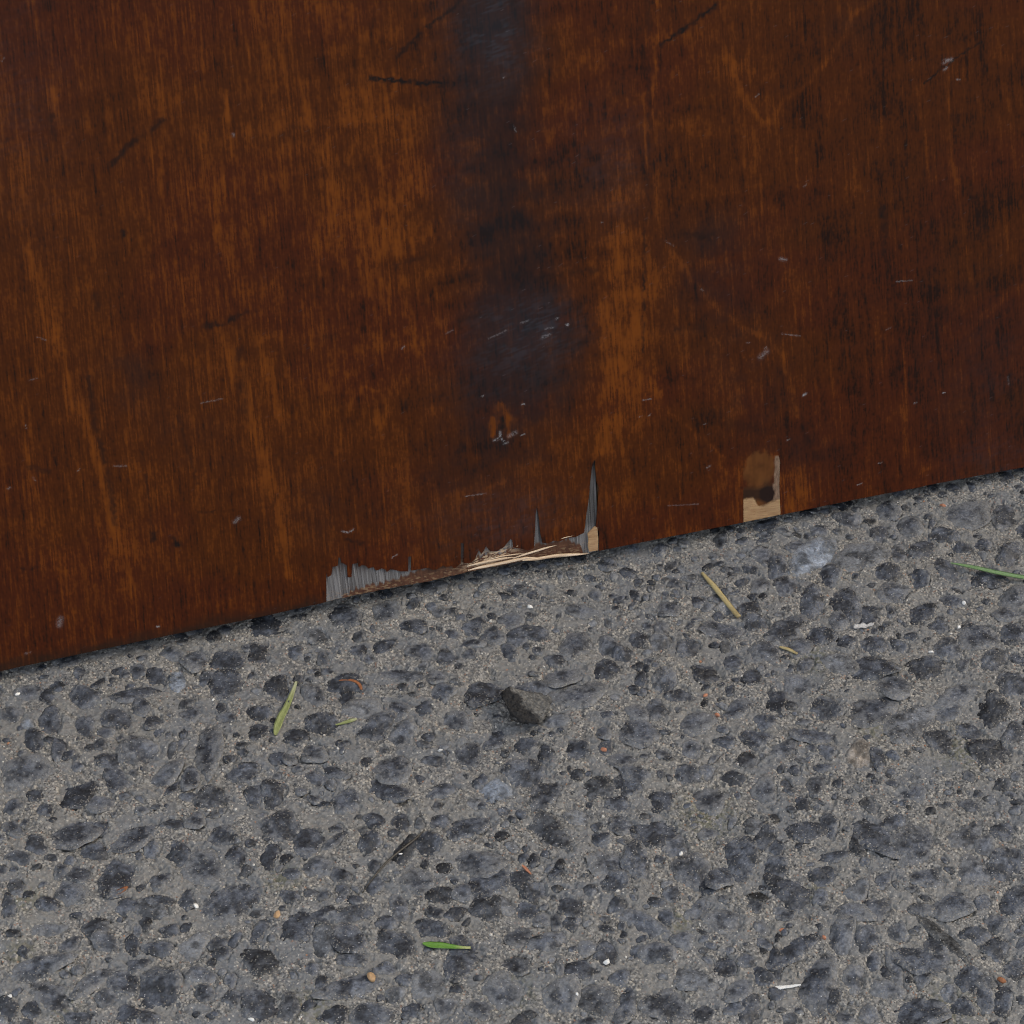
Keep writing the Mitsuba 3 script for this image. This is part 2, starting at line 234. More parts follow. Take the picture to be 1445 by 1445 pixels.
def stone_colour(p, n, uv):
    x, y = p.x * 1000, p.y * 1000
    r, tone = uv.x, dr.floor(uv.y)
    rnd = uv.y - tone
    c = mi.Color3f(0.053, 0.061, 0.078)
    for k, col in ((0, (0.014, 0.015, 0.016)), (1, (0.030, 0.034, 0.042)), (2, (0.037, 0.043, 0.056)), (4, (0.095, 0.103, 0.117)), (5, (0.150, 0.175, 0.215)), (6, (0.19, 0.165, 0.14))):
        c = dr.select(tone == k, mi.Color3f(col), c)
    c = c * (0.75 + 0.5 * rnd)
    f1 = fbm(x * 0.75 + 9 * rnd, y * 0.75, 2.0, octaves=4)
    f0 = smoothstep(0.28, 0.72, fbm(x * 0.28 + 31 * rnd, y * 0.28, 4.0, octaves=2))
    f2 = fbm(x * 2.3, y * 2.3, 8.0, octaves=2)
    c = c * (0.50 + 1.0 * f2) * (0.30 + 1.4 * f1) * (0.50 + 0.95 * f0)
    film = smoothstep(0.52, 1.04, r * 0.46 + f1 * 0.52 + f0 * 0.18 + (rnd - 0.5) * 0.42) * dr.select(tone <= 0.5, 0.35, dr.select(tone <= 1.5, 0.55, 0.85))
    c = mix(c, mi.Color3f(0.138, 0.143, 0.150) * (0.65 + 0.7 * f2), film)
    d, d2, w = voronoi(x * 1.6, y * 1.6)
    spot = smoothstep(0.42, 0.30, d) * dr.select(w > 0.92 - 0.42 * smoothstep(0.6, 1.05, r), 1.0, 0.0)
    c = mix(c, mix((0.10, 0.098, 0.09), (0.30, 0.28, 0.245), noise(w * 91)), spot * 0.75)
    glint = dr.select(w < 0.012, smoothstep(0.3, 0.2, d), 0.0)
    return mix(c, mi.Color3f(0.42, 0.43, 0.45), glint)


def stone_bump(p, n, uv):
    x, y = p.x * 1000, p.y * 1000
    return 0.55 * fbm(x * 0.9, y * 0.9, 3.0, octaves=3) + 0.05 * noise(x * 5, y * 5)


def grit_colour(p, n, uv):
    c = mix((0.10, 0.095, 0.085), (0.36, 0.345, 0.315), uv.x)
    return dr.select(uv.y > 0.98, mi.Color3f(0.36, 0.17, 0.095), dr.select(uv.y > 0.88, mi.Color3f(0.52, 0.50, 0.46), dr.select(uv.y < 0.12, mi.Color3f(0.05, 0.052, 0.056), c)))


def bumped(colour, bump, rough, spec, eps=2e-4, scale=0.001):
    return dict(type='twosided', bsdf=dict(type='bumpmap', arbitrary=proc(bump, eps), scale=scale,
                bsdf=dict(type='principled', base_color=proc(colour), roughness=rough, specular=spec)))


scene['mortar_material'] = bumped(mortar_colour, mortar_bump, 0.85, 0.3)
scene['stone_material'] = bumped(stone_colour, stone_bump, 0.58, 0.5)
scene['grit_material'] = dict(type='principled', base_color=proc(grit_colour), roughness=0.7, specular=0.4)

scene['asphalt_pavement'] = ply((gv, gf), 'mortar_material', smooth=True)
tag('asphalt_pavement', 'worn grey asphalt pavement with blue-grey stones set in sandy mortar', 'pavement', kind='structure')

RINGS = np.array([0.0, 0.34, 0.62, 0.82, 0.96, 1.10])
RING_Z = np.array([0.22, 0.21, 0.16, 0.06, -0.16, -0.75]) * 1e-3


def stone_mesh(st, rho, seed, n=20):
    x, y, a, b, ang, tone = st
    r = np.random.default_rng(seed)
    th = np.arange(n) * 2 * math.pi / n
    rh = np.interp(th * 12 / math.pi, np.arange(25), np.append(rho, rho[0]))
    R = np.concatenate([[0], np.repeat(RINGS[1:], n)])
    TH = np.concatenate([[0], np.tile(th, len(RINGS) - 1)])
    RH = np.concatenate([[0], np.tile(rh, len(RINGS) - 1)])
    lx, ly = R * RH * np.cos(TH) * a, R * RH * np.sin(TH) * b
    c, s = math.cos(math.radians(ang)), math.sin(math.radians(ang))
    px, py = x + lx * c - ly * s, y + lx * s + ly * c
    small = min(1.0, a / 0.0035)
    z = np.interp(R, RINGS, RING_Z) * (0.6 + 0.4 * small) + (r.uniform(-0.15, 0.28) + (0.40 if r.random() < 0.3 else 0)) * 1e-3
    z += swell(px, py)
    tilt = r.normal(0, 0.10, 2)
    z += tilt[0] * lx + tilt[1] * ly
    # one or two broken facets
    for _ in range(r.integers(1, 3)):
        d = r.uniform(0, 6.28)
        t = (np.cos(d) * lx / a + np.sin(d) * ly / b)
        z -= np.maximum(0, t - r.uniform(-0.1, 0.6)) * r.uniform(0.1, 0.6) * a * 0.40
    z += 0.0006 * small * (meshkit.noise(np.stack([px, py, 0 * px], -1) * 480, seed % 50) - 0.5)
    f = [[0, 1 + k, 1 + (k + 1) % n] for k in range(n)]
    for i in range(len(RINGS) - 2):
        o, o2 = 1 + i * n, 1 + (i + 1) * n
        for k in range(n):
            k2 = (k + 1) % n
            f += [[o + k, o2 + k, o2 + k2], [o + k, o2 + k2, o + k2]]
    uv = np.stack([R, np.full(len(R), tone + 3 + r.uniform(0.02, 0.98))], 1)
    return np.stack([px, py, z], 1), np.array(f), uv


CHUNK = (0.0065, -0.0815)
GRAVE = lambda st: math.hypot(st[0] - CHUNK[0], st[1] - CHUNK[1]) < 0.006
fx = lambda x, y: abs(x) < 0.162 + 0.26 * (y + 0.217) and -0.22 < y < base_line(x) + 0.001
built = [(st, rho, k) for k, (st, rho) in enumerate(stones) if not GRAVE(st)]
seen = sorted([s for s in built if fx(s[0][0], s[0][1])], key=lambda s: -s[0][2] * s[0][3])
parts, rest = seen[:300], seen[300:] + [s for s in built if not fx(s[0][0], s[0][1])]
for st, rho, k in parts:
    v, f, uv = stone_mesh(st, rho, 100 + k)
    scene[numbered('asphalt_pavement__stone')] = ply((v, f), 'stone_material', smooth=True, uv=uv)
V, F, U, o = [], [], [], 0
for st, rho, k in rest:
    v, f, uv = stone_mesh(st, rho, 100 + k, 12 if st[2] < 0.004 else 20)
    V.append(v); F.append(f + o); U.append(uv); o += len(v)
scene['asphalt_pavement__small_stone'] = ply((np.vstack(V), np.vstack(F)), 'stone_material', smooth=True, uv=np.vstack(U))
labels['asphalt_pavement__small_stone'] = {'kind': 'stuff', 'label': 'small blue-grey stones set in the mortar'}

# loose grains of sand lying in the sandy patches
N = 9000
px, py = rng.uniform(GX0, GX1, N * 2), rng.uniform(GY0, GY1, N * 2)
j, i = ((py - GY0) / STEP).astype(int), ((px - GX0) / STEP).astype(int)
ok = (py < base_line(px) + 0.006) & (RR[np.clip(j, 0, len(gy) - 1), np.clip(i, 0, len(gx) - 1)] > 0.98)
sandy = meshkit.fbm(np.stack([px, py, 0 * px], -1) * 160, 3, 21)
ok &= rng.uniform(0.34, 0.56, N * 2) < sandy
px, py = px[ok][:N], py[ok][:N]
base = trimesh.creation.icosphere(subdivisions=0)
size = rng.uniform(0.00016, 0.00042, len(px)) * rng.choice([1, 1, 1, 1.5], len(px))
rot = trimesh.transformations.random_rotation_matrix
V, F, U = [], [], []
pz = ground_z(px, py)
for k in range(len(px)):
    bv = base.vertices * size[k] * rng.uniform(0.65, 1.2, 3) * rng.uniform(0.8, 1.2, (len(base.vertices), 1))
    a = rng.uniform(0, 6.28)
    c, s = math.cos(a), math.sin(a)
    bv = np.stack([bv[:, 0] * c - bv[:, 1] * s, bv[:, 0] * s + bv[:, 1] * c, bv[:, 2] * 0.8], 1) + [px[k], py[k], pz[k] + size[k] * 0.25]
    V.append(bv); F.append(base.faces + k * len(bv)); U.append(np.tile(rng.uniform(0, 1, 2), (len(bv), 1)))
scene['asphalt_pavement__sand_grain'] = ply((np.vstack(V), np.vstack(F)), 'grit_material', smooth=False, uv=np.vstack(U))
labels['asphalt_pavement__sand_grain'] = {'kind': 'stuff', 'label': 'pale sand grains in the mortar'}

# ---------------------------------------------------------------- the stained plywood panel
# marks in the panel's own millimetres (along its foot, up its face): points, width, strength
ORANGE = [([(-156.2,130.2),(-154.8,106.2),(-149.8,87.9),(-149.0,75.8),(-146.1,59.3),(-146.6,39.5)],2.39,0.9),([(-98.6,114.7),(-93.5,96.5),(-91.7,74.4),(-89.0,58.6),(-88.0,51.2),(-86.2,16.2)],3.19,0.9),([(-87.0,114.5),(-84.5,97.9),(-82.8,80.7)],1.99,0.7),([(-177.6,109.0),(-172.0,82.8),(-172.7,62.8),(-173.1,39.3)],2.39,0.45),([(-147.5,77.8),(-145.5,45.3),(-143.5,14.5)],1.99,0.4),([(-144.1,212.1),(-144.3,203.6)],1.59,0.7),([(-160.3,162.7),(-159.1,149.0),(-157.4,127.5)],2.39,0.7),([(-88.5,204.6),(-88.0,195.0)],1.59,0.8),([(-98.2,193.1),(-97.5,173.7),(-96.7,158.2),(-93.8,139.4)],1.99,0.6),([(-60.2,199.6),(-60.0,189.0)],1.99,0.6),([(-55.3,181.4),(-55.4,163.2),(-58.0,145.4)],3.59,0.6),([(-32.1,194.9),(-31.3,161.1),(-39.5,141.1),(-38.0,113.4)],9.57,0.5),([(-101.3,231.9),(-102.3,202.9)],7.98,0.35),([(-68.1,229.7),(-69.8,193.0),(-74.7,160.3)],7.18,0.3),([(-34.4,197.8),(-33.0,179.7)],1.2,0.6),([(-42.1,147.0),(-39.9,122.1),(-38.5,105.1)],1.59,0.6),([(-47.2,155.8),(-48.4,123.6)],1.59,0.5),([(-33.4,120.9),(-30.0,97.8)],2.39,0.5),([(47.5,131.9),(47.6,106.6),(45.3,77.9),(42.6,51.5)],7.98,0.75),([(54.9,130.7),(53.1,96.9),(51.3,70.9)],3.99,0.5),([(43.1,93.0),(39.9,55.1),(38.2,43.2)],1.99,0.7),([(35.1,37.7),(39.8,67.1),(39.7,90.7)],1.59,0.5),([(65.8,216.3),(64.2,191.0),(63.1,172.8)],1.2,0.7),([(60.4,181.1),(59.6,165.3),(59.8,154.6)],1.2,0.7),([(64.6,169.9),(63.1,129.3)],1.2,0.5),([(91.2,192.3),(94.5,181.3),(98.5,171.4),(104.0,164.4),(108.2,163.8),(112.4,170.7),(120.7,174.8),(129.0,182.9),(135.9,191.1),(138.6,198.6),(148.2,202.5)],1.59,0.75),([(101.4,182.9),(104.7,179.3),(108.3,181.4)],1.59,0.4),([(178.3,185.1),(177.9,155.3),(180.0,138.3),(183.4,126.4),(187.2,105.5),(190.1,84.3)],1.59,0.6),([(195.0,196.1),(197.3,177.1),(201.0,160.1),(204.3,154.1)],1.59,0.4),([(162.4,106.8),(163.0,61.9),(165.0,17.7)],1.59,0.6),([(67.1,123.0),(71.1,116.1),(76.5,107.2),(83.4,98.7),(87.6,92.2),(97.6,83.0),(106.3,78.5),(112.1,69.9),(115.6,58.6),(118.0,42.8)],1.59,0.75),([(59.8,67.8),(66.6,54.4),(73.7,46.9),(82.3,37.5),(86.6,30.4),(88.6,23.7)],1.59,0.75),([(215.7,81.3),(208.1,79.6),(202.2,74.6),(196.3,69.6)],2.79,0.9),([(192.7,116.2),(197.1,86.0),(199.1,61.4)],2.39,0.3),([(-62.7,63.6),(-60.0,74.8),(-56.0,82.7),(-51.0,87.5),(-45.9,85.1),(-43.8,78.9),(-45.9,70.5)],1.2,0.6),([(-0.9,70.8),(-2.9,65.9),(-4.2,59.0)],1.99,2.3),([(0.7,69.9),(2.0,64.9),(2.1,57.7)],1.79,2.3),([(-5.7,36.9),(-0.8,38.6)],1.59,0.9),([(7.6,69.2),(7.6,65.6)],1.0,0.8),([(16.9,8.7),(18.1,14.8)],2.79,0.8),([(30.8,86.5),(26.0,74.2)],1.2,0.6),([(48.1,97.9),(45.3,91.1)],1.0,1.1),([(97.0,25.1),(103.0,27.0),(107.5,24.6),(103.5,19.0)],5.18,0.9),([(115.6,14.9),(118.6,7.9),(116.8,3.4)],7.98,0.95),([(173.7,7.8),(178.4,8.5)],2.79,0.5),([(-44.6,23.5),(-44.3,41.9)],5.58,0.25),([(124.2,-12.8),(142.9,-10.9)],2.39,0.3)]
DARK = [([(-37.9,201.1),(-29.2,199.0),(-19.3,196.6),(-9.3,194.8)],0.88,0.95),([(-27.2,208.0),(-20.5,213.3),(-12.5,218.3),(-4.7,222.9)],0.96,0.75),([(66.6,197.9),(72.0,200.7),(86.9,208.9)],0.96,0.9),([(-128.1,184.9),(-121.2,190.9),(-115.6,193.0),(-109.5,197.1)],1.38,0.7),([(-104.6,121.3),(-96.9,121.8),(-87.7,123.8)],1.38,0.75),([(168.0,168.9),(181.4,177.2),(191.3,181.7)],0.44,0.8),([(152.9,123.4),(153.7,112.6)],1.65,0.8),([(153.8,109.7),(153.0,104.0)],1.1,0.4),([(-35.1,132.2),(-24.4,134.5)],1.38,0.4),([(-181.9,40.4),(-175.4,39.5)],0.83,0.6),([(-86.2,66.8),(-81.2,66.7)],0.83,0.6),([(-116.3,49.5),(-110.6,49.1)],0.55,0.5),([(-63.6,27.0),(-57.8,24.2)],0.96,0.6),([(-133.6,44.5),(-133.9,41.9)],1.38,0.9),([(-127.0,40.4),(-125.8,38.0)],1.65,0.95),([(-128.5,160.4),(-128.4,159.4)],1.24,0.85),([(-36.3,78.0),(-36.1,76.8)],1.65,0.8),([(-174.8,80.5),(-166.7,76.5)],1.1,0.4),([(-147.5,109.8),(-148.2,93.5),(-146.3,70.3),(-146.7,51.4)],1.38,0.55),([(-133.4,77.8),(-133.8,42.7)],0.69,0.4),([(-118.7,89.2),(-115.1,59.5)],0.83,0.35),([(-94.5,109.8),(-94.8,81.6)],2.2,0.4),([(58.4,130.1),(57.3,104.8),(56.3,81.8)],0.69,0.6),([(62.7,216.7),(61.9,186.1),(59.4,132.7)],0.83,0.35),([(82.5,49.7),(91.3,45.0),(106.0,38.9)],2.75,0.35),([(-148.0,202.4),(-144.9,203.9)],1.65,0.5),([(-145.9,200.9),(-145.7,195.9)],1.1,0.35),([(-140.8,140.0),(-140.3,133.2)],1.38,0.5),([(-70.6,185.5),(-65.3,188.5)],1.38,0.3),([(-0.2,65.4),(-0.2,61.2)],0.83,0.9),([(34.2,37.3),(35.2,39.2)],0.61,0.9),([(96.3,15.7),(102.9,13.4),(107.4,10.2)],1.38,0.7),([(104.7,17.2),(107.1,10.3)],1.65,0.8),([(149.4,141.7),(151.2,137.2)],1.1,0.4),([(72.8,126.3),(83.9,123.0)],1.93,0.5),([(69.0,88.2),(80.4,87.6)],1.65,0.45),([(18.7,118.7),(39.2,118.0)],1.65,0.45),([(26.8,90.2),(35.2,90.1)],1.93,0.5),([(-64.7,109.9),(-58.2,109.2)],1.38,0.3),([(-13.2,107.5),(-2.3,107.5)],1.38,0.4),([(-164.9,198.9),(-160.3,198.7)],1.1,0.4),([(121.0,37.5),(127.1,22.1)],2.2,0.4)]
WHITE = [([(176.0,176.1),(178.9,176.5)],0.83,0.7),([(177.3,173.7),(176.4,173.0)],0.55,0.5),([(181.5,168.8),(182.7,168.3)],0.33,0.6),([(111.6,109.7),(113.6,108.8)],0.69,0.5),([(103.3,70.9),(105.7,72.6)],1.1,0.5),([(105.1,74.2),(105.7,74.4)],0.41,0.7),([(121.0,51.2),(121.9,51.6)],0.5,1.6),([(168.2,38.6),(169.1,38.8)],0.33,1.1),([(180.5,40.7),(181.4,40.8)],0.33,1.1),([(27.0,98.2),(27.2,97.9)],0.55,1.1),([(23.0,101.0),(23.8,101.4)],0.41,0.5),([(8.1,69.1),(8.7,69.3)],0.41,1),([(-1.1,59.6),(-1.2,57.8)],0.55,0.8),([(-3.6,56.5),(-2.1,56.8)],0.55,0.9),([(0.2,54.5),(1.4,54.6)],0.44,0.9),([(-0.8,56.5),(0.0,55.5)],0.41,0.8),([(2.3,57.1),(4.7,58.1)],0.83,0.5),([(6.8,56.5),(8.2,56.8)],0.28,0.6),([(-86.8,188.8),(-86.6,188.5)],0.55,0.55),([(-103.9,42.9),(-102.4,44.1)],0.83,0.5),([(-171.7,16.9),(-172.6,14.4)],1.1,0.5),([(-137.6,5.7),(-137.0,5.6)],0.41,1.1),([(-35.8,100.0),(-34.6,100.7)],0.33,0.8),([(-64.6,30.6),(-62.3,29.5),(-60.3,30.6)],0.41,0.8),([(-143.7,74.1),(-139.4,73.3)],0.36,0.4),([(-171.6,95.9),(-171.5,94.8)],0.33,0.5),([(-156.6,74.8),(-155.9,75.5)],0.28,0.6),([(-181.6,72.8),(-180.6,73.1)],0.33,0.45),([(-172.2,75.4),(-171.8,74.2)],0.33,0.35),([(-47.0,15.3),(-44.4,16.3)],0.28,0.7),([(55.3,61.7),(58.7,61.7)],0.28,0.5),([(57.1,54.7),(58.2,55.1)],0.25,0.7),([(112.1,78.9),(119.5,76.6)],0.28,0.45),([(64.0,14.5),(76.7,12.5)],0.28,0.35),([(-16.5,35.4),(-8.1,34.9)],0.28,0.45),([(159.2,92.1),(165.8,91.5)],0.28,0.4),([(80.6,27.8),(82.1,28.4)],0.39,0.5),([(114.1,33.0),(115.3,33.4)],0.33,0.6),([(79.8,102.9),(80.7,102.1)],0.33,0.3),([(97.5,78.0),(99.0,77.7)],0.28,0.5),([(53.6,55.1),(54.8,55.2)],0.22,0.6),([(144.2,7.1),(146.3,7.3)],0.28,0.6),([(153.3,14.9),(154.8,15.2)],0.28,0.6),([(79.5,46.7),(80.7,47.0)],0.28,0.45),([(155.2,72.5),(157.3,73.3)],0.28,0.35),([(-162.3,127.8),(-159.6,126.2)],0.25,0.35),([(-167.7,112.5),(-164.7,112.8)],0.25,0.3),([(-110.1,92.6),(-102.3,92.8)],0.25,0.35),([(-3.0,98.0),(4.0,100.1)],0.41,0.3),([(17.4,94.8),(20.2,95.4)],0.66,0.45),([(18.9,98.0),(21.7,98.0)],0.44,0.4),([(9.6,102.0),(12.3,102.3)],0.44,0.35),([(-18.9,102.9),(-16.1,103.8)],0.28,0.3),([(-158.3,224.5),(-157.3,225.3)],0.28,0.3),([(66.3,124.5),(69.3,122.1)],0.33,0.35),([(208.7,42.5),(209.2,39.2)],0.44,0.2),([(-186.6,5.3),(-184.5,5.4)],0.41,0.4),([(102.1,173.8),(103.5,174.7)],0.28,0.35),([(-7.3,75.3),(-6.4,75.7)],0.28,0.5),([(120.8,136.5),(121.9,137.5)],0.28,0.25),([(11.5,176.7),(12.1,174.5)],0.33,0.35),([(41.9,135.6),(42.5,135.8)],0.28,0.5),([(8.7,194.5),(9.2,194.6)],0.28,0.5)]
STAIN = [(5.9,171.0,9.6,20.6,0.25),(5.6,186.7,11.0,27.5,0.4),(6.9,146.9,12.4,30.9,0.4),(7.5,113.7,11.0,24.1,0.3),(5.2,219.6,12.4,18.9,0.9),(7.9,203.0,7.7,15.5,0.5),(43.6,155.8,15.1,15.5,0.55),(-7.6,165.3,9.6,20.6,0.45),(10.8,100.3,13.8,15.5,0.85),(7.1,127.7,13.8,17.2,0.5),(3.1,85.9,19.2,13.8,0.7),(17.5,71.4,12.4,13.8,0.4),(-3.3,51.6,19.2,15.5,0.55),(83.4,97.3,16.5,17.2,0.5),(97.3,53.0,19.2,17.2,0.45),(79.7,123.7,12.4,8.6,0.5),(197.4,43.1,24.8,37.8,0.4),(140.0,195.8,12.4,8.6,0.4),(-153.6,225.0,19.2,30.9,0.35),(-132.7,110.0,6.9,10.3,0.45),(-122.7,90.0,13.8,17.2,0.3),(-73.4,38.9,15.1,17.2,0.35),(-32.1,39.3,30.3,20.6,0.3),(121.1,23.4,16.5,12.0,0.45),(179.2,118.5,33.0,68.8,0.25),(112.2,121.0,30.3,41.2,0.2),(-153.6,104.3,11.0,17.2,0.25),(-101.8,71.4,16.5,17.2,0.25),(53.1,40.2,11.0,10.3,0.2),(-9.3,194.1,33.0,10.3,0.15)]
WARM = [(-94.2,194.2,49.5,55.0,0.25),(-152.0,64.3,41.2,41.2,0.22),(-35.0,148.4,16.5,68.8,0.09),(47.9,92.1,9.6,44.7,0.36),(-81.2,90.4,24.8,27.5,0.2),(-159.6,174.3,16.5,20.6,0.1),(21.4,189.5,22.0,20.6,0.12),(73.7,163.2,16.5,55.0,0.12),(156.4,84.3,16.5,34.4,0.06),(-8.0,211.5,16.5,20.6,-0.05),(187.0,72.8,44.0,89.4,-0.15),(14.2,156.5,33.0,79.1,-0.15),(178.7,132.8,63.3,113.4,-0.22),(97.2,43.8,44.0,27.5,-0.08)]
PAINTED_SHEEN = [(5.0,215.9,10.5,13.1,0.55),(6.8,205.6,5.5,10.3,0.3),(12.9,98.5,12.4,7.6,0.6),(4.5,108.6,9.6,4.1,0.25),(4.3,84.2,16.5,10.3,0.25),(-3.8,22.6,19.2,8.6,0.35),(-9.1,162.9,8.2,20.6,0.12),(46.4,158.0,11.0,17.2,0.2),(-157.4,216.0,13.8,30.9,0.15),(202.1,43.7,13.8,17.2,0.1),(205.4,6.3,16.5,8.6,0.2)]

OUTLINE = [(-214.0,-0.0),(-198.4,-0.0),(-166.8,0.6),(-134.7,1.0),(-102.1,1.0),(-73.6,1.8),(-72.3,14.7),(-72.0,12.4),(-70.5,13.0),(-69.7,16.3),(-68.5,16.3),(-67.7,16.4),(-67.1,20.0),(-66.3,19.6),(-66.2,17.4),(-65.4,16.9),(-64.2,15.7),(-64.4,10.7),(-63.0,10.4),(-62.2,15.9),(-61.1,15.9),(-60.0,16.0),(-59.8,14.1),(-58.4,14.7),(-57.1,14.1),(-56.1,12.6),(-54.4,12.9),(-53.2,11.1),(-51.2,11.6),(-49.9,11.0),(-49.2,9.5),(-47.7,10.5),(-45.8,9.7),(-44.2,8.8),(-41.0,8.0),(-40.5,14.5),(-39.2,14.3),(-39.9,8.1),(-36.9,8.1),(-33.0,7.9),(-31.4,6.6),(-29.7,6.5),(-27.3,7.6),(-26.0,6.6),(-24.0,6.8),(-23.0,5.3),(-20.3,7.0),(-19.6,15.9),(-18.4,15.4),(-19.2,6.7),(-16.3,6.4),(-14.8,7.3),(-12.8,11.3),(-11.8,9.2),(-9.8,12.2),(-8.4,9.7),(-5.5,9.3),(-2.9,10.4),(-0.1,13.3),(0.7,12.8),(0.9,9.3),(3.9,8.3),(6.7,6.8),(9.2,7.5),(9.6,11.9),(10.1,16.5),(10.5,21.1),(11.2,25.3),(11.7,21.2),(11.9,17.7),(12.0,13.9),(12.6,9.0),(14.6,8.2),(17.2,8.9),(19.8,8.1),(22.7,9.0),(25.9,8.6),(29.6,9.8),(30.7,16.8),(32.0,23.3),(32.6,27.4),(32.7,29.2),(33.5,34.3),(33.9,37.3),(35.2,39.9),(35.5,34.5),(35.6,30.8),(36.4,28.2),(35.7,22.0),(35.0,15.6),(34.3,9.7),(35.6,9.4),(35.3,0.5),(63.6,0.5),(95.5,0.3),(95.6,11.1),(98.3,12.1),(100.4,12.0),(101.6,9.2),(102.2,7.1),(104.3,6.4),(107.4,7.3),(108.6,10.0),(108.9,18.9),(109.0,26.5),(110.8,27.0),(111.4,23.8),(110.7,12.7),(111.0,7.9),(111.3,0.4),(142.7,0.6),(172.7,0.4),(175.9,0.6),(199.3,0.3),(220.2,0.0),(244.5,0.0)]
LOWER = [(-73.6,1.8),(-63.3,2.0),(-46.5,2.0),(-32.3,1.7),(-18.0,2.3),(-0.8,2.4),(6.4,2.1),(19.4,0.8),(29.9,-0.2),(35.3,0.5)]



def stroke(x, y, marks, soft=0.5):
    """strongest of the strokes at (x, y)"""
    out = mi.Float(0)
    for pts, w, s in marks:
        best = mi.Float(1e9)
        for (ax_, ay_), (bx_, by_) in zip(pts[:-1], pts[1:]):
            dx, dy = bx_ - ax_, by_ - ay_
            L = dx * dx + dy * dy + 1e-6
            t = dr.clip(((x - ax_) * dx + (y - ay_) * dy) / L, 0, 1)
            best = dr.minimum(best, dr.square(x - ax_ - t * dx) + dr.square(y - ay_ - t * dy))
        out = dr.maximum(out, s * dr.exp(-best * (1.3 / (w * w))))
    return out


def blob(x, y, marks):
    out = mi.Float(0)
    for cx_, cy_, sx, sy, s in marks:
        out += s * dr.exp(-0.5 * (dr.square((x - cx_) / sx) + dr.square((y - cy_) / sy)))
    return out


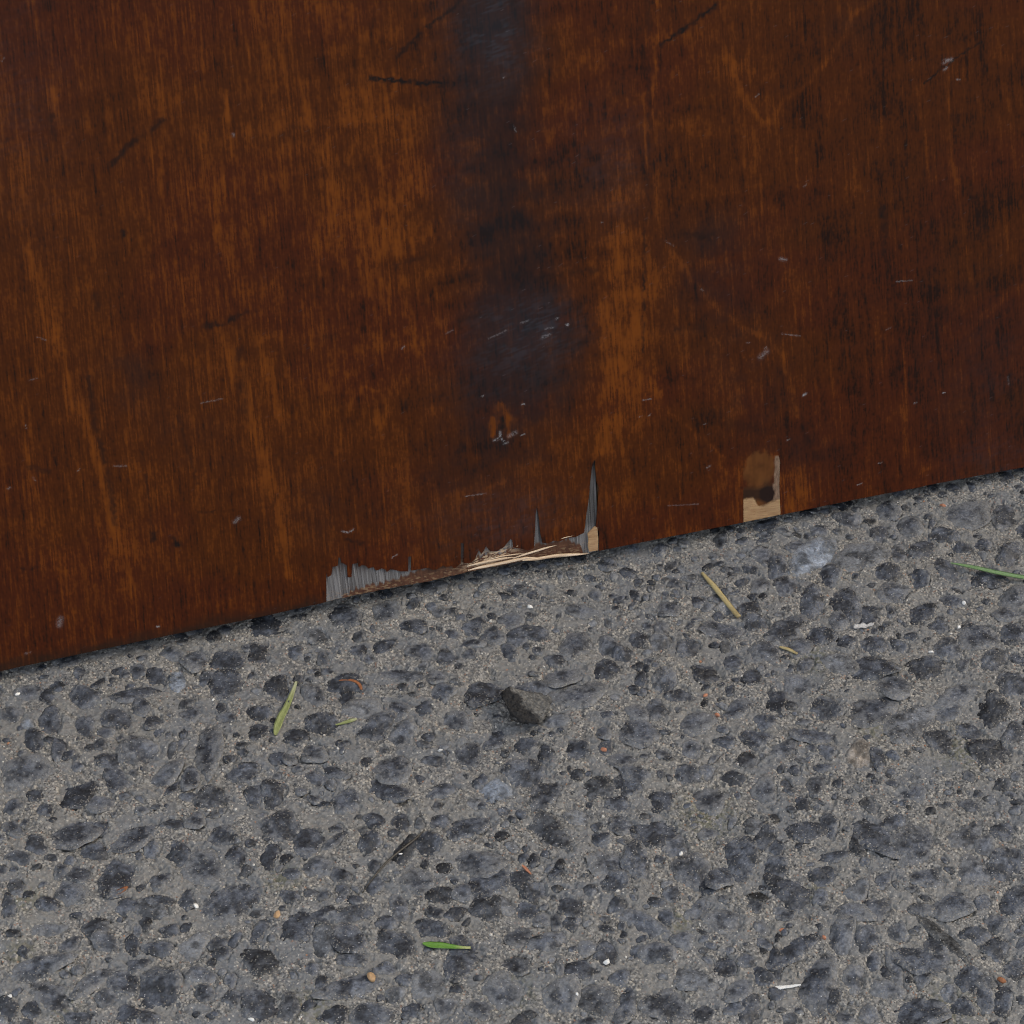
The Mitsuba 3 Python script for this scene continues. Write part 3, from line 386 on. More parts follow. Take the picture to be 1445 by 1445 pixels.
def veneer_colour(p, n, uv):
    x, y = uv.x, uv.y                                   # millimetres
    wx = (fbm(x * 0.03, y * 0.012, 1.0) - 0.5) * 6 + (noise(x * 0.25, y * 0.06, 4.0) - 0.5) * 1.2
    x0, x = x, x * (1 + 0.00050 * y)
    g = x + wx * 0.5
    fibre = noise(x * 1.55, y * 0.075) * 0.5 + noise(x * 2.9 + 3, y * 0.12, 2.0) * 0.5
    lines = dr.abs(noise(x * 0.95 + 0.8 * noise(x * 0.3, y * 0.02, 2.0), y * 0.030, 13.0) - 0.5) * 2
    pore = smoothstep(0.60, 0.84, noise(x * 2.1, y * 0.13, 9.0)) * 0.6 + smoothstep(0.62, 0.85, noise(x * 3.4, y * 0.20, 10.0)) * 0.5
    pale = smoothstep(0.64, 0.90, noise(x * 1.9 + 40, y * 0.07, 11.0))
    streak = fbm(g * 0.40 + y * 0.050, y * 0.020, 6.0, octaves=3)
    tick = noise(x * 1.25 + wx * 0.4, y * 0.085, 14.0) * 0.6 + noise(x * 2.2, y * 0.13, 15.0) * 0.4
    broad = fbm(g * 0.055 + y * 0.005, y * 0.006, 12.0)
    x = x0
    ripple_at = dr.exp(-0.5 * (dr.square((x - 12) / 55) + dr.square((y - 150) / 75)))
    ripple = noise(x * 0.09 + 0.5 * noise(x * 0.5, y * 0.2), y * 0.22 + 0.3 * noise(x * 0.2, y * 0.1) + x * 0.012, 21.0)
    fleck = noise(x * 0.75, y * 0.30, 31.0)
    blotch = fbm(x * 0.075, y * 0.06, 41.0, octaves=4)
    warm = blob(x, y, WARM)
    og = stroke(x + wx * 0.22 + (noise(x * 0.5, y * 0.25, 44.0) - 0.5) * 1.6, y + (noise(x * 0.4, y * 0.3, 45.0) - 0.5) * 1.5, ORANGE) * (0.45 + 0.8 * noise(x * 0.30, y * 0.22, 46.0))
    dk = stroke(x + (noise(x * .8, y * .8, 3.0) - 0.5) * 1.1, y + (noise(x * .7, y * .9, 6.0) - 0.5) * 1.4, DARK) * smoothstep(0.02, 0.45, noise(x * 0.4, y * 0.4, 8.0))
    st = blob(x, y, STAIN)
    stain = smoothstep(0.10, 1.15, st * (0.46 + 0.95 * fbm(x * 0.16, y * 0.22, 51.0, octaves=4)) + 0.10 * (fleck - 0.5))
    t = 0.51 + warm * 0.46 + (streak - 0.5) * 0.30 + (broad - 0.5) * 0.20 + (fibre - 0.5) * 0.40 + (tick - 0.5) * 0.18 + (blotch - 0.5) * 0.22 + (noise(x * 2.3, y * 0.75, 81.0) - 0.5) * 0.26 + (noise(x * 1.1, y * 1.6, 82.0) - 0.5) * 0.12 - 0.10 * (1 - lines) + 0.14 * pale
    t += (ripple - 0.5) * (0.12 + 0.30 * ripple_at) + (fleck - 0.5) * (0.17 + 0.20 * ripple_at)
    t += dr.minimum(og, 1) * 0.38 * (0.45 + 1.1 * fibre)
    calm = smoothstep(-75, -20, x)
    t = t + calm * ((0.5 - fibre) * 0.16 + (blotch - 0.5) * 0.22)
    t -= (0.20 - 0.08 * calm) * pore
    t = dr.clip(t, 0, 1.15)
    dark, mid, orange_tone = mi.Color3f(0.0160, 0.0068, 0.0044), mi.Color3f(0.061, 0.0162, 0.0040), mi.Color3f(0.162, 0.0440, 0.0062)  # the wood's own tones, from dark to orange
    mid = mix(mid, (0.058, 0.0138, 0.0048), smoothstep(0.4, 0.7, fbm(x * 0.02 + 5, y * 0.03, 61.0)))
    c = mix(dark, mid, smoothstep(-0.05, 0.42, t))
    c = mix(c, orange_tone, smoothstep(0.38, 1.12, t))
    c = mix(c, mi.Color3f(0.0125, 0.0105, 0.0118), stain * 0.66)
    c = mix(c, orange_tone * 0.8, dr.clip(og - 0.80, 0, 1) * (0.2 + 1.4 * fibre) * smoothstep(0.2, 0.6, noise(x * 0.9, y * 0.4, 33.0)))
    c = mix(c, mi.Color3f(0.0085, 0.0068, 0.0066), dr.clip(dk * (0.45 + 1.0 * fibre), 0, 0.95))
    # grime along the foot, with the shade of its rounded edge painted in
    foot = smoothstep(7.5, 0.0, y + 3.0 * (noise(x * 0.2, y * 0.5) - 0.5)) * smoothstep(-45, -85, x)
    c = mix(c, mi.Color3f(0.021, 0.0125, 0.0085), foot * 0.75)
    # grey-blue sheen of the lacquer, painted into the colour
    hz = blob(x, y, PAINTED_SHEEN) * (0.35 + 0.65 * smoothstep(0.40, 0.80, noise(x * 0.42 + y * 0.20, y * 1.5 - x * 0.32, 71.0) * 0.6 + 0.4 * noise(x * 0.15, y * 0.2, 72.0)))
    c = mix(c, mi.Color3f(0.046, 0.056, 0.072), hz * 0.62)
    # pale nicks and scratches, the larger ones one by one, the fine ones strewn
    wh = stroke(x + (noise(x * 2.5, y * 2.5, 3.0) - 0.5) * 0.5, y + (noise(x * 2.1, y * 2.9, 6.0) - 0.5) * 0.5, WHITE)
    c = mix(c, mi.Color3f(0.36, 0.36, 0.38), dr.clip(wh * smoothstep(0.22, 0.62, noise(x * 2.6, y * 3.6) * 0.6 + 0.4 * noise(x * 5, y * 6)), 0, 1) * 0.62)
    for k, (sz, lim) in enumerate(((13.0, 0.28), (8.0, 0.24))):
        ux, uy = x / sz + 3.3 * k, y / sz
        ix, iy = dr.floor(ux), dr.floor(uy)
        r1, r2, r3, r4 = (mikit.cell_rand(ix, iy, 5 + 9 * k + m) for m in range(4))
        lx, ly = (ux - ix - 0.25 - 0.5 * r1) * sz, (uy - iy - 0.25 - 0.5 * r2) * sz
        ly = ly - lx * (r3 - 0.25) * 0.7 - 0.05 * lx * lx * (r1 - 0.5)
        hair = dr.exp(-dr.square(ly / 0.13)) * smoothstep(1.2, 0.4, dr.abs(lx) / (0.5 + 1.2 * r4)) * dr.select(r4 * 0.5 + r2 * 0.5 < lim, 1.0, 0.0)
        right = smoothstep(-160, 60, x) * 0.6 + 0.4
        c = mix(c, mi.Color3f(0.15, 0.14, 0.15), hair * 0.26 * right)
    return c


def veneer_bump(p, n, uv):
    x, y = uv.x, uv.y
    return 0.020 * noise(x * 3.1, y * 0.10) + 0.018 * noise(x * 6.3 + 3, y * 0.16, 2.0) + 0.05 * noise(x * 0.12, y * 0.30, 21.0) + 0.02 * noise(x * 1.4, y * 1.0, 8.0)


def ply_colour(p, n, uv):
    """the second ply, laid bare along the broken foot: weathered grey above, raw brown below"""
    x, y = uv.x, uv.y
    fibre = noise(x * 2.0, y * 0.07) * 0.5 + noise(x * 4.6, y * 0.15, 2.0) * 0.5
    line = smoothstep(0.60, 0.80, noise(x * 2.7, y * 0.05, 5.0))
    grey = mix((0.085, 0.080, 0.080), (0.210, 0.204, 0.204), smoothstep(0.15, 0.85, fibre))
    grey = mix(grey, mi.Color3f(0.030, 0.026, 0.026), line * 0.6)
    brown = mix((0.040, 0.017, 0.010), (0.120, 0.053, 0.028), noise(x * 0.5, y * 0.9, 3.0) * 0.5 + 0.5 * fibre)
    edge = 5.0 + 3.4 * smoothstep(-52, -30, x) * smoothstep(28, 22, x) - 4.6 * smoothstep(-60, -72, x) + 2.2 * (noise(x * 1.3, 2.0) - 0.5)
    slot = smoothstep(27.5, 29.5, x)
    c = mix(brown, grey, smoothstep(edge - 0.8, edge + 0.7, y + 6 * slot))
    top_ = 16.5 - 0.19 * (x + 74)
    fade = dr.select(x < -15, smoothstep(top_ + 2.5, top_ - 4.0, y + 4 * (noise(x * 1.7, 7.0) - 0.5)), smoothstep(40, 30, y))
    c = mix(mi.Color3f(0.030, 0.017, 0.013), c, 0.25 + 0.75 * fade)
    tan = smoothstep(0.60, 0.80, noise(x * 0.9 + y * 0.5, y * 2.4, 17.0)) * smoothstep(6.5, 3.5, y)
    c = mix(c, mi.Color3f(0.30, 0.20, 0.115), tan * 0.45)
    torn = dr.exp(-0.5 * (dr.square((x + 8.5) / 6.5) + dr.square((y - 7.0 - 0.10 * (x + 8.5)) / 1.7)))
    shred = smoothstep(0.35, 0.65, noise(x * 0.5 + y * 1.3, y * 2.6 - x * 0.5, 27.0) * 0.6 + 0.4 * noise(x * 2.2, y * 3.0, 28.0))
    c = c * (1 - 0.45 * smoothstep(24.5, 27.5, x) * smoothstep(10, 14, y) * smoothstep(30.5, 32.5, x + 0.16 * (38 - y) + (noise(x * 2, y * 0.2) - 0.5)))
    return mix(c, mi.Color3f(0.46, 0.34, 0.225), dr.clip(torn * 1.5, 0, 1) * shred)


def ply_bump(p, n, uv):
    x, y = uv.x, uv.y
    return 0.22 * noise(x * 2.0, y * 0.07) + 0.12 * noise(x * 4.6, y * 0.15, 2.0)


def raw_colour(p, n, uv):
    x, y = uv.x, uv.y
    f = noise(x * 0.25, y * 3.2 + 0.4 * x) * 0.6 + noise(x * 0.6, y * 6.5, 2.0) * 0.4
    return mix((0.250, 0.140, 0.066), (0.430, 0.285, 0.160), f) * (0.85 + 0.3 * fbm(x * .3, y * .3))


def worn_colour(p, n, uv):
    """where the finish was rubbed off: amber above, dark smear, pale raw wood below and along the right edge"""
    x, y = uv.x, uv.y
    raw = raw_colour(p, n, uv)
    amber = mix((0.075, 0.028, 0.009), (0.165, 0.066, 0.019), fbm(x * 0.35, y * 0.25, 2.0))
    low = smoothstep(0.8, -0.8, y - 10.6 + 4.6 * smoothstep(99.5, 102.5, x) - 1.6 * smoothstep(104, 108.6, x) + 0.7 * (noise(x, y) - 0.5))
    side = smoothstep(107.6, 108.6, x + 1.7 * (noise(3.0, y * 0.28) - 0.5) + 0.6 * (noise(x * 2, y * .9) - 0.5)) * smoothstep(28, 26.5, y)
    smear = smoothstep(4.5, 1.2, dr.abs(y - 13.0 + 0.22 * (x - 96))) * 0.85
    c = mix(amber, mi.Color3f(0.020, 0.011, 0.009), dr.clip(smear + smoothstep(101.5, 106, x) * smoothstep(20, 14, y) * 0.7, 0, 1))
    c = mix(c, raw, low)
    c = mix(c, mi.Color3f(0.185, 0.120, 0.082) * (0.7 + 0.6 * noise(x * 3, y * 0.9)), side * (1 - low))
    rub = dr.sqrt(dr.square((x - 102.2) / 7.6) + dr.square((y - 22.0) / 9.6)) + 0.45 * (fbm(x * 0.6, y * 0.5, 9.0) - 0.5)
    keep = dr.maximum(dr.maximum(low, side), dr.maximum(0.8 * smoothstep(1.05, 0.70, rub), smoothstep(17, 14, y) * smoothstep(110.4, 109.6, x)))
    return mix(veneer_colour(p, n, uv), c, keep)


def core_colour(p, n, uv):
    x, y = uv.x, uv.y
    return mix((0.06, 0.030, 0.016), (0.14, 0.075, 0.038), noise(x * 0.3, y * 1.4))


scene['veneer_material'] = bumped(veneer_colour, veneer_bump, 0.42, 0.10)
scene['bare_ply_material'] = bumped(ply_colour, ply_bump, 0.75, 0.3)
scene['worn_material'] = dict(type='twosided', bsdf=dict(type='principled', base_color=proc(worn_colour), roughness=0.5, specular=0.10))
scene['raw_wood_material'] = dict(type='twosided', bsdf=dict(type='principled', base_color=proc(raw_colour), roughness=0.65, specular=0.3))
scene['core_material'] = dict(type='twosided', bsdf=dict(type='principled', base_color=proc(core_colour), roughness=0.7, specular=0.3))

TOP, LEFT, RIGHT, THICK = 620.0, -300.0, 380.0, 17.0


def on_panel(x, y, d):
    """panel millimetres (along, up, out of the face) -> metres"""
    x, y, d = (np.asarray(q, float)[..., None] / 1000 for q in np.broadcast_arrays(x, y, d))
    return PO + x * PU + y * PV + d * PN


def sheet(poly, d0, d1, material, chamfer=0.0):
    """a flat piece of the panel between the depths d0 (behind) and d1 (its face), with uv in millimetres"""
    m = trimesh.creation.extrude_polygon(poly, d1 - d0, engine='earcut')
    v = np.asarray(m.vertices)
    m2 = (on_panel(v[:, 0], v[:, 1], v[:, 2] + d0), np.asarray(m.faces))
    t = trimesh.Trimesh(*m2, process=False)
    tri = t.vertices[t.faces].reshape(-1, 3)
    uv = v[:, :2][t.faces].reshape(-1, 2)
    return ply((tri, np.arange(len(tri)).reshape(-1, 3)), material, smooth=False, uv=uv)


def waver(pts, step=1.2, amp=0.10):
    """a line with the small unevenness of sawn wood"""
    out = []
    for (a, b), (c, d) in zip(pts[:-1], pts[1:]):
        k = max(1, int(math.hypot(c - a, d - b) / step))
        for s in range(k):
            x, y = a + (c - a) * s / k, b + (d - b) * s / k
            out.append((x, y + amp * (2 * float(meshkit.fbm(np.array([x * 0.45, y * 0.45, 0.0]), 3, 3)) - 1)))
    return out + [pts[-1]]


low = [(LEFT, 0.0)] + OUTLINE[1:-1] + [(RIGHT, 0.0)]
front = Polygon(waver(low) + [(RIGHT, TOP), (LEFT, TOP)]).buffer(0)
spread = Polygon([(94.0, -4), (113.0, -4), (113.0, 31.6), (94.0, 31.6)])
worn = Polygon([(95.6, 0.4), (95.6, 24.5), (97.0, 28.3), (100.0, 31.0), (103.5, 31.8), (106.8, 30.2), (108.4, 27.5), (110.6, 27.2), (111.2, 24.0), (110.8, 14.0), (111.3, 0.5)])
slot = Polygon([(31.3, 0.9), (30.9, 3.2), (31.2, 6.4), (31.0, 8.9), (32.2, 10.1), (34.0, 11.6), (35.0, 11.0), (35.2, 6.0), (34.9, 0.7)])
veneer = front.difference(worn).difference(slot)
veneer = max(getattr(veneer, 'geoms', [veneer]), key=lambda g: g.area)
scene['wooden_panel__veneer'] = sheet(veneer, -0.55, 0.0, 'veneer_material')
scene['wooden_panel__worn_patch'] = sheet(worn.buffer(-0.005), -0.55, -0.015, 'worn_material')
labels['wooden_panel__worn_patch'] = {'label': 'amber and pale patch where the dark stain has rubbed off'}
scene['wooden_panel__bare_patch'] = sheet(slot.buffer(-0.01), -0.55, -0.1, 'raw_wood_material')
labels['wooden_panel__bare_patch'] = {'label': 'small tan spot of raw wood at the right end of the break'}
bared = Polygon(waver(LOWER, 0.8, 0.28) + [(35.6, 44), (-73.8, 24)]).buffer(0)
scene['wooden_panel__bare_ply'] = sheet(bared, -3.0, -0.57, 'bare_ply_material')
labels['wooden_panel__bare_ply'] = {'label': 'weathered grey and brown inner layer laid bare along the broken foot'}
blocker = Polygon([(LEFT + 20, -4.6), (RIGHT - 20, -4.6), (RIGHT - 20, 60), (LEFT + 20, 60)])  # added batten, unseen: keeps light from behind out of the gap
scene['wooden_panel__light_blocker'] = sheet(blocker, -60.0, -THICK - 0.05, 'core_material')
core = Polygon([(LEFT, 0.4), (-73, 2.6), (-40, 3.2), (0, 3.0), (36, 1.4), (RIGHT, 0.4), (RIGHT, TOP), (LEFT, TOP)])
scene['wooden_panel__core'] = sheet(core, -THICK, -3.02, 'core_material')
back = Polygon([(LEFT, 0.4), (-74, 2.0), (-74, 26), (36, 46), (36.2, 1.0), (RIGHT, 0.4), (RIGHT, TOP), (LEFT, TOP)])
scene['wooden_panel__inner_ply'] = sheet(back, -3.0, -0.58, 'core_material')
tag('wooden_panel', 'dark brown stained plywood panel with splintered lower edge standing on the pavement', 'wood panel')


def splinter(pts, wide, thick, lift0, lift1, key, k=10):
    """a torn sliver: a flat tapered strip with a ridge, its tip standing off the face"""
    p = np.array(pts, float)
    s = np.linspace(0, 1, k)
    seg = np.concatenate([[0], np.cumsum(np.linalg.norm(np.diff(p, axis=0), axis=1))])
    q = np.stack([np.interp(s * seg[-1], seg, p[:, i]) for i in (0, 1)], 1)
    q[:, 1] += 0.10 * np.sin(s * 9 + len(key)) * wide
    t = np.gradient(q, axis=0)
    t /= np.linalg.norm(t, axis=1, keepdims=True)
    nn = np.stack([-t[:, 1], t[:, 0]], 1)
    w = wide * np.clip(np.minimum(0.35 + s * 3.0, 1.0) * np.minimum(1, (1 - s) * 3.2 + 0.06), 0.05, 1) / 2
    d = lift0 + (lift1 - lift0) * s ** 1.5
    V, UV = [], []
    for c, h in ((-1, 0), (-0.4, 1), (0.5, 0.8), (1, 0.1), (0, -0.6)):
        xy = q + nn * (c * w)[:, None]
        V.append(on_panel(xy[:, 0], xy[:, 1], d + h * thick * w / w.max()))
        UV.append(np.stack([xy[:, 1] * 1.0, xy[:, 0] * 0.15 + xy[:, 1]], 1))
    V, UV = np.array(V).transpose(1, 0, 2), np.array(UV).transpose(1, 0, 2)
    f = []
    for i in range(k - 1):
        for j in range(5):
            a, b, c, e = i * 5 + j, i * 5 + (j + 1) % 5, (i + 1) * 5 + (j + 1) % 5, (i + 1) * 5 + j
            f += [[a, b, c], [a, c, e]]
    f += [[0, 2, 1], [0, 3, 2], [0, 4, 3]] + [[(k - 1) * 5 + a for a in g] for g in ([0, 1, 2], [0, 2, 3], [0, 3, 4])]
    scene[key] = ply((V.reshape(-1, 3), np.array(f)), 'splinter_material', smooth=True, uv=UV.reshape(-1, 2))


def splinter_colour(p, n, uv):
    f = noise(uv.x * 3.0, uv.y * 0.8)
    return mix((0.50, 0.35, 0.22), (0.78, 0.63, 0.46), f)


scene['splinter_material'] = dict(type='twosided', bsdf=dict(type='principled', base_color=proc(splinter_colour), roughness=0.6, specular=0.3))
for pts, w, th, l0, l1 in (([(4.2, 2.9), (9, 2.5), (17, 2.2), (24, 1.6), (30.8, 0.9)], 1.45, 0.5, -0.25, 1.2),
                           ([(0.5, 4.4), (7, 5.6), (18.2, 7.0)], 0.95, 0.4, -0.4, 0.5),
                           ([(-17.8, 4.9), (-9.2, 5.5), (2.4, 4.9)], 1.1, 0.35, -0.5, -0.1),
                           ([(-9.0, 6.0), (-3.0, 6.5), (5.0, 5.9)], 0.6, 0.25, -0.5, 0.1),
                           ([(16.0, 8.6), (20.5, 9.2), (25.0, 9.6)], 0.35, 0.2, -0.4, 0.3)):
    splinter(pts, w, th, l0, l1, numbered('wooden_panel__splinter'))
for _ in range(5):                                    # short torn fibres
    x, y = rng.uniform(-15, 1), 0
    y = 6.2 + 0.12 * (x + 8) + rng.normal(0, 0.9)
    a, L = rng.normal(0.5, 0.45), rng.uniform(1.2, 3.6)
    splinter([(x, y), (x + L * 0.5 * math.cos(a), y + L * 0.5 * math.sin(a) * 1.1), (x + L * math.cos(a), y + L * math.sin(a))], rng.uniform(0.22, 0.5), 0.15, -0.55, rng.uniform(-0.2, 0.6), numbered('wooden_panel__splinter'), 6)
splinter([(-17.5, 2.9), (-6.0, 3.5), (5.5, 3.4), (12.0, 2.4)], 1.5, 0.5, -0.7, -0.3, numbered('wooden_panel__splinter'))

# ---------------------------------------------------------------- small things lying on the pavement
def veined(a, b, c, scale=1.0):
    def fn(p, n, uv):
        f = noise(uv.x * 7, uv.y * 3.0) * 0.6 + noise(uv.x * 17, uv.y * 6) * 0.4
        col = mix(a, b, f)
        return mix(col, c, smoothstep(0.62, 0.98, uv.y / 10) * scale)
    return dict(type='twosided', bsdf=dict(type='principled', base_color=proc(fn), roughness=0.42, specular=0.5))


scene['fresh_leaf_material'] = veined((0.085, 0.190, 0.028), (0.130, 0.270, 0.050), (0.36, 0.38, 0.17))
scene['pale_leaf_material'] = veined((0.160, 0.195, 0.060), (0.310, 0.340, 0.160), (0.37, 0.38, 0.23))
scene['grass_material'] = veined((0.090, 0.180, 0.060), (0.240, 0.350, 0.180), (0.12, 0.22, 0.08), 0.6)
scene['straw_material'] = veined((0.330, 0.270, 0.130), (0.430, 0.360, 0.190), (0.20, 0.15, 0.07), 0.5)
scene['twig_material'] = veined((0.022, 0.020, 0.017), (0.060, 0.052, 0.043), (0.03, 0.028, 0.024))


def blade(key, pts, widths, material, thick=0.35, lift=0.5, fold=0.5, bow=0.0, k=26):
    """a leaf blade or stalk along pts (mm on the ground), resting on the stones below it"""
    p = np.array(pts, float)
    seg = np.concatenate([[0], np.cumsum(np.linalg.norm(np.diff(p, axis=0), axis=1))])
    s = np.linspace(0, 1, k)
    from scipy.interpolate import PchipInterpolator
    q = np.stack([PchipInterpolator(seg / seg[-1], p[:, i])(s) for i in (0, 1)], 1)
    w = PchipInterpolator(np.linspace(0, 1, len(widths)), widths)(s) / 2
    t = np.gradient(q, axis=0)
    t /= np.linalg.norm(t, axis=1, keepdims=True)
    nn = np.stack([-t[:, 1], t[:, 0]], 1)
    gz = np.max([ground_z((q[:, 0] + nn[:, 0] * w * e) / 1000, (q[:, 1] + nn[:, 1] * w * e) / 1000) for e in (-1, 0, 1)], 0) * 1000
    # it is stiff: it lies on the high points
    hull = np.interp(s, s, gz)
    for _ in range(40):
        hull = np.maximum(gz, 0.5 * hull + 0.25 * (np.roll(hull, 1) + np.roll(hull, -1)))
        hull[0], hull[-1] = hull[1], hull[-2]
    z = hull + lift * 0.2 + bow * np.sin(np.pi * s)
    V, U = [], []
    prof = [(-1, fold), (-0.55, 0.28 * fold), (0, 0), (0.55, 0.28 * fold), (1, fold), (0.6, 0.28 * fold - 1), (0, -1), (-0.6, 0.28 * fold - 1)]
    for c, h in prof:
        zz = z + thick + np.where(h < 0, h * thick, h * w * 0.8)
        V.append(np.stack([q[:, 0] + nn[:, 0] * c * w, q[:, 1] + nn[:, 1] * c * w, zz], 1) / 1000)
        U.append(np.stack([np.full(k, c), s * 10], 1))
    n = len(prof)
    V, U = np.array(V).transpose(1, 0, 2).reshape(-1, 3), np.array(U).transpose(1, 0, 2).reshape(-1, 2)
    f = []
    for i in range(k - 1):
        for j in range(n):
            a, b, c, e = i * n + j, i * n + (j + 1) % n, (i + 1) * n + (j + 1) % n, (i + 1) * n + j
            f += [[a, c, b], [a, e, c]]
    f += [[0, j, j + 1] for j in range(1, n - 1)] + [[(k - 1) * n, (k - 1) * n + j + 1, (k - 1) * n + j] for j in range(1, n - 1)]
    scene[key] = ply((V, np.array(f)), material, smooth=True, uv=U)


blade('green_leaf', [(-29.2, -185.3), (-24.9, -186.4), (-19.1, -186.8), (-13.5, -187.0)], [0.6, 2.5, 2.7, 2.3, 1.7, 1.2, 1.0], 'fresh_leaf_material', fold=0.25)
tag('green_leaf', 'bright green needle-shaped leaf lying flat near the bottom edge of the pavement', 'leaf')
blade('pale_leaf', [(-84.9, -91.2), (-83.6, -83.0), (-81.9, -77.1), (-80.4, -69.8), (-79.4, -64.0)], [1.2, 2.9, 2.9, 2.4, 2.0, 1.5, 1.0], 'pale_leaf_material', fold=0.45)
tag('pale_leaf', 'pale yellowish green narrow leaf pointing at the panel, on the pavement left of centre', 'leaf')
blade('grass_blade', [(171.5, 2.0), (180.4, -1.7), (189.4, -5.4), (200.0, -7.9), (212, -8.6)], [0.3, 1.6, 2.0, 2.1, 2.0, 1.8, 1.4], 'grass_material', fold=0.6, lift=1.5, bow=1.2)
tag('grass_blade', 'curved green grass blade on the pavement at the right edge of the photo', 'grass blade')
blade('straw', [(74.0, -3.2), (77.5, -9.9), (81.6, -18.5), (86.4, -28.0)], [1.2, 2.0, 2.4, 2.4, 2.4, 2.3, 2.2], 'straw_material', thick=0.9, fold=-0.5, lift=1.0)
tag('straw', 'tan dry straw lying slantwise on the pavement below the right half of the panel', 'straw')
blade('short_straw', [(100.4, -44.4), (103.4, -46.1), (106.6, -48.6)], [0.8, 1.5, 1.6, 1.4, 1.0], 'straw_material', thick=0.6, fold=-0.4)
tag('short_straw', 'short dull tan straw stub lying below and right of the long straw', 'straw')
blade('leaf_scrap', [(-63.6, -86.1), (-59.5, -84.7), (-56.2, -83.1)], [0.5, 0.9, 1.5, 1.6, 0.7], 'pale_leaf_material')
tag('leaf_scrap', 'tiny yellow-green leaf scrap right of the pale yellowish leaf', 'leaf')
blade('twig', [(-30.0, -136.0), (-33.3, -140.2), (-39.2, -146.6), (-42.6, -150.7), (-45.9, -156.0), (-50.0, -164.0)], [0.5, 0.8, 0.9, 0.7, 0.7, 0.5, 0.3], 'twig_material', thick=0.5, fold=-0.6, lift=0.6)
tag('twig', 'thin dark twig lying slantwise in a groove above the green leaf', 'twig')
blade('root_fibre', [(-63.8, -63.0), (-60.5, -62.6), (-57.6, -63.6), (-55.8, -66.0), (-55.3, -67.8)], [0.5, 1.0, 1.3, 1.3, 0.8], 'rust_material' if 'rust_material' in scene else 'straw_material', thick=0.3, fold=-0.3)
tag('root_fibre', 'curled orange-tan fibre round the top of a stone right of the pale leaf', 'fibre')


def flat_colour(name, a, b, rough=0.6, freq=900.0):
    def fn(p, n, uv):
        return mix(a, b, fbm(p.x * freq, p.y * freq, p.z * freq, octaves=2))
    scene[name] = dict(type='twosided', bsdf=dict(type='principled', base_color=proc(fn), roughness=rough, specular=0.4))


flat_colour('white_chip_material', (0.50, 0.50, 0.48), (0.80, 0.80, 0.78))
flat_colour('flake_material', (0.26, 0.26, 0.26), (0.60, 0.60, 0.60), 0.7, 1500.0)
flat_colour('orange_chip_material', (0.30, 0.125, 0.070), (0.44, 0.20, 0.12))
flat_colour('tan_chip_material', (0.28, 0.17, 0.085), (0.47, 0.31, 0.17))
flat_colour('rust_material', (0.16, 0.060, 0.025), (0.32, 0.13, 0.055))


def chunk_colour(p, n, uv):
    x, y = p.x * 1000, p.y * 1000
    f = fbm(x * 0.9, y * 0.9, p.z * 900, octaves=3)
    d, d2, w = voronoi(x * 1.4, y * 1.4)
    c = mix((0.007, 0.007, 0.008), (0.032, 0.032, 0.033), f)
    lit_top = smoothstep(4.0, 6.5, x + 0.55 * (y + 80) + 5.0 * (fbm(x * 0.4, y * 0.4, 2.0) - 0.5)) * smoothstep(0.6, 2.6, p.z * 1000 + 0.10 * x)  # paler lit top, near-black shaded left side: both painted into the colour
    return mix(c, mix((0.070, 0.070, 0.068), (0.190, 0.186, 0.175), w) * (0.6 + 0.8 * f), lit_top * 0.9)


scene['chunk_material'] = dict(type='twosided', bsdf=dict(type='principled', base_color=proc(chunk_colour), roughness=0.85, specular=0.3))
scene['root_fibre']['bsdf'] = {'type': 'ref', 'id': 'rust_material'}


def pebble(key, x, y, r, material, seed, flat=0.7, long=1.25, sub=2):
    q = np.random.default_rng(seed)
    m = trimesh.creation.icosphere(subdivisions=sub)
    v = np.asarray(m.vertices).copy()
    # cut by random planes so that it is a broken chip, not a ball
    for _ in range(7):
        d = q.normal(size=3)
        d /= np.linalg.norm(d)
        h = q.uniform(0.55, 0.85)
        e = v @ d - h
        v -= np.maximum(e, 0)[:, None] * d * 0.92
    v *= 1 + 0.08 * (meshkit.noise(v * 3 + seed, seed) - 0.5)[:, None]
    a = q.uniform(0, 6.28)
    v = v * [r * long, r / long, r * flat]
    v = np.stack([v[:, 0] * math.cos(a) - v[:, 1] * math.sin(a), v[:, 0] * math.sin(a) + v[:, 1] * math.cos(a), v[:, 2]], 1) / 1000
    z = float(ground_z(np.array([x / 1000]), np.array([y / 1000]))[0])
    scene[key] = ply(trimesh.Trimesh(v + [x / 1000, y / 1000, z + r * flat * 0.00055], m.faces, process=False), material, smooth=35)


WHITE_CHIPS = [(-105.1, -169.2, 1.5, 'round bright white pebble near the lower left corner of the pavement'),
               (30.7, -192.8, 1.6, 'white angular pebble right of the green leaf near the bottom edge'),
               (6.9, -22.5, 1.4, 'white pebble just below the splintered edge of the panel'),
               (169.3, -34.1, 1.25, 'small white pebble below the grass blade'),
               (57.4, -146.9, 1.2, 'small white pebble on a dark stone below and right of the dark chunk'),
               (20.7, -205.8, 0.9, 'tiny white pebble below the white pebble right of the green leaf'),
               (-25.7, -98.5, 1.1, 'small pinkish white pebble left of and below the dark chunk'),
               (-181.2, -69.8, 1.2, 'cream pebble at the left edge under the foot of the panel'),
               (-109.2, -72.7, 0.8, 'tiny white pebble left of the pale yellowish leaf'),
               (-160.2, -207.0, 1.2, 'cream pebble in the bottom left corner of the pavement'),
               (-82.3, -215.8, 1.3, 'white pebble cut by the bottom edge of the photo, left part'),
               (-37.9, -146.6, 0.8, 'tiny white pebble beside the dark twig'),
               (173.3, -20.5, 1.4, 'cream chip close under the grass blade'),
               (156.8, -47.6, 1.2, 'pale chip on a dark stone at right, below the white pebbles')]
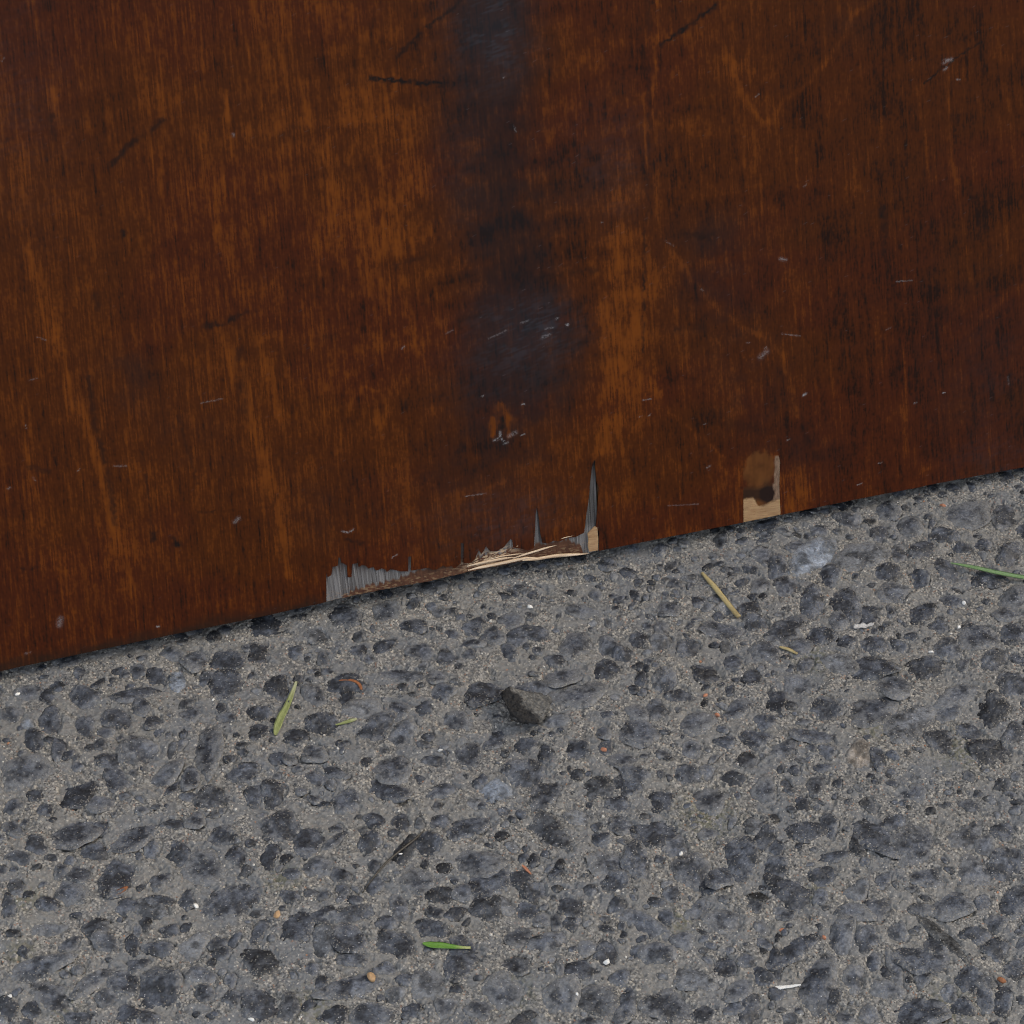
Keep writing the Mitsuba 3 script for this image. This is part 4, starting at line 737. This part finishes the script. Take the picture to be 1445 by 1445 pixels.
for k, (x, y, r, lab) in enumerate(WHITE_CHIPS):
    key = numbered('white_pebble')
    pebble(key, x, y, r * 0.72, 'white_chip_material', 300 + k)
    tag(key, lab, 'pebble', 'white pebbles on the pavement')
blade('white_flake', [(129.6, -34.4), (132.0, -33.2), (134.4, -32.9), (137.4, -31.6)], [0.8, 2.9, 2.0, 3.3, 1.2, 1.9, 0.4], 'flake_material', thick=0.35, fold=0.35)
tag('white_flake', 'flat greyish white flake on the pavement below the grass blade, left of it', 'flake')
ORANGE_CHIPS = [(70.8, -70.2, 1.25, 'orange', 'orange crumb right of the dark chunk, upper of two'),
                (74.5, -80.0, 1.0, 'orange', 'orange crumb right of the dark chunk, lower of two'),
                (32.7, -98.8, 1.25, 'orange', 'orange crumb just below and right of the dark chunk'),
                (88.7, -179.1, 1.15, 'orange', 'orange crumb near the bottom right, left of a pair'),
                (102.2, -182.9, 1.0, 'orange', 'orange crumb near the bottom right, right of a pair'),
                (-45.2, -199.6, 1.9, 'tan', 'tan orange crumb below and left of the green leaf'),
                (-77.6, -174.0, 1.6, 'tan', 'tan pebble on the lower left part of the pavement'),
                (-56.8, -185.8, 1.2, 'tan', 'small tan pebble left of the green leaf'),
                (173.7, 37.1, 1.3, 'orange', 'reddish orange crumb close to the right end of the panel'),
                (157.2, -200.8, 1.5, 'rust', 'reddish brown crumb in the bottom right corner')]
for k, (x, y, r, m, lab) in enumerate(ORANGE_CHIPS):
    key = numbered('crumb')
    pebble(key, x, y, r * 0.85, m + '_chip_material' if m != 'rust' else 'rust_material', 400 + k)
    tag(key, lab, 'crumb', 'orange and tan crumbs on the pavement')
blade('brown_leaf_bit', [(-133.4, -165.4), (-131.0, -164.0), (-128.6, -161.6)], [0.8, 1.8, 1.9, 1.7, 0.7], 'rust_material')
tag('brown_leaf_bit', 'rust brown bit of dry leaf at the lower left', 'leaf bit')
blade('orange_shred', [(3.4, -152.0), (4.9, -154.2), (6.4, -156.0)], [0.4, 1.0, 1.1, 0.8, 0.4], 'orange_chip_material')
tag('orange_shred', 'thin orange shred on the pavement below the dark chunk', 'shred')
blade('white_sliver', [(84.2, -203.4), (88.0, -202.9), (92.6, -202.2)], [1.3, 1.7, 1.3, 1.3, 1.0, 0.5], 'white_chip_material', thick=0.5, fold=-0.2)
tag('white_sliver', 'white splinter lying flat near the bottom right of the pavement', 'splinter')

# the crumbling dark chunk that stands proud of the pavement, its near left side broken off steeply
top = np.array([(-4.2, -73.6, 4.6), (-3.0, -79.0, 5.2), (-1.0, -84.5, 5.2), (3.0, -88.8, 4.8), (8.6, -89.2, 4.0), (11.4, -85.0, 3.4), (13.4, -78.0, 2.0), (14.5, -73.0, 0.3), (9.0, -69.5, 0.3), (3.0, -69.0, 1.2), (-1.4, -70.0, 2.8)])
low_ = np.array([(3.6, -73.0, -2.0), (4.6, -77.0, -2.0), (6.0, -80.4, -2.0), (8.0, -82.0, -2.0), (10.6, -82.0, -2.0), (13.0, -79.0, -2.0), (15.0, -73.0, -2.0), (9.0, -68.0, -2.0), (4.0, -69.0, -2.0)])
m = trimesh.convex.convex_hull(np.vstack([top * [1, 1, 1.15], low_]))
v, f = trimesh.remesh.subdivide_to_size(m.vertices, m.faces, 0.45)
m = trimesh.Trimesh(v, f)
m.merge_vertices()
trimesh.smoothing.filter_taubin(m, iterations=1)
v = np.asarray(m.vertices)
nn = np.asarray(m.vertex_normals)
v = v + nn * ((meshkit.fbm(v * 0.40, 3, 2) - 0.5) * 2.6 + (meshkit.fbm(v * 1.3, 3, 4) - 0.5) * 1.8)[:, None]
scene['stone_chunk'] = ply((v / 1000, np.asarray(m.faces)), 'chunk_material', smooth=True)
tag('stone_chunk', 'crumbling dark grey lump standing proud of the pavement below the broken panel edge', 'stone')
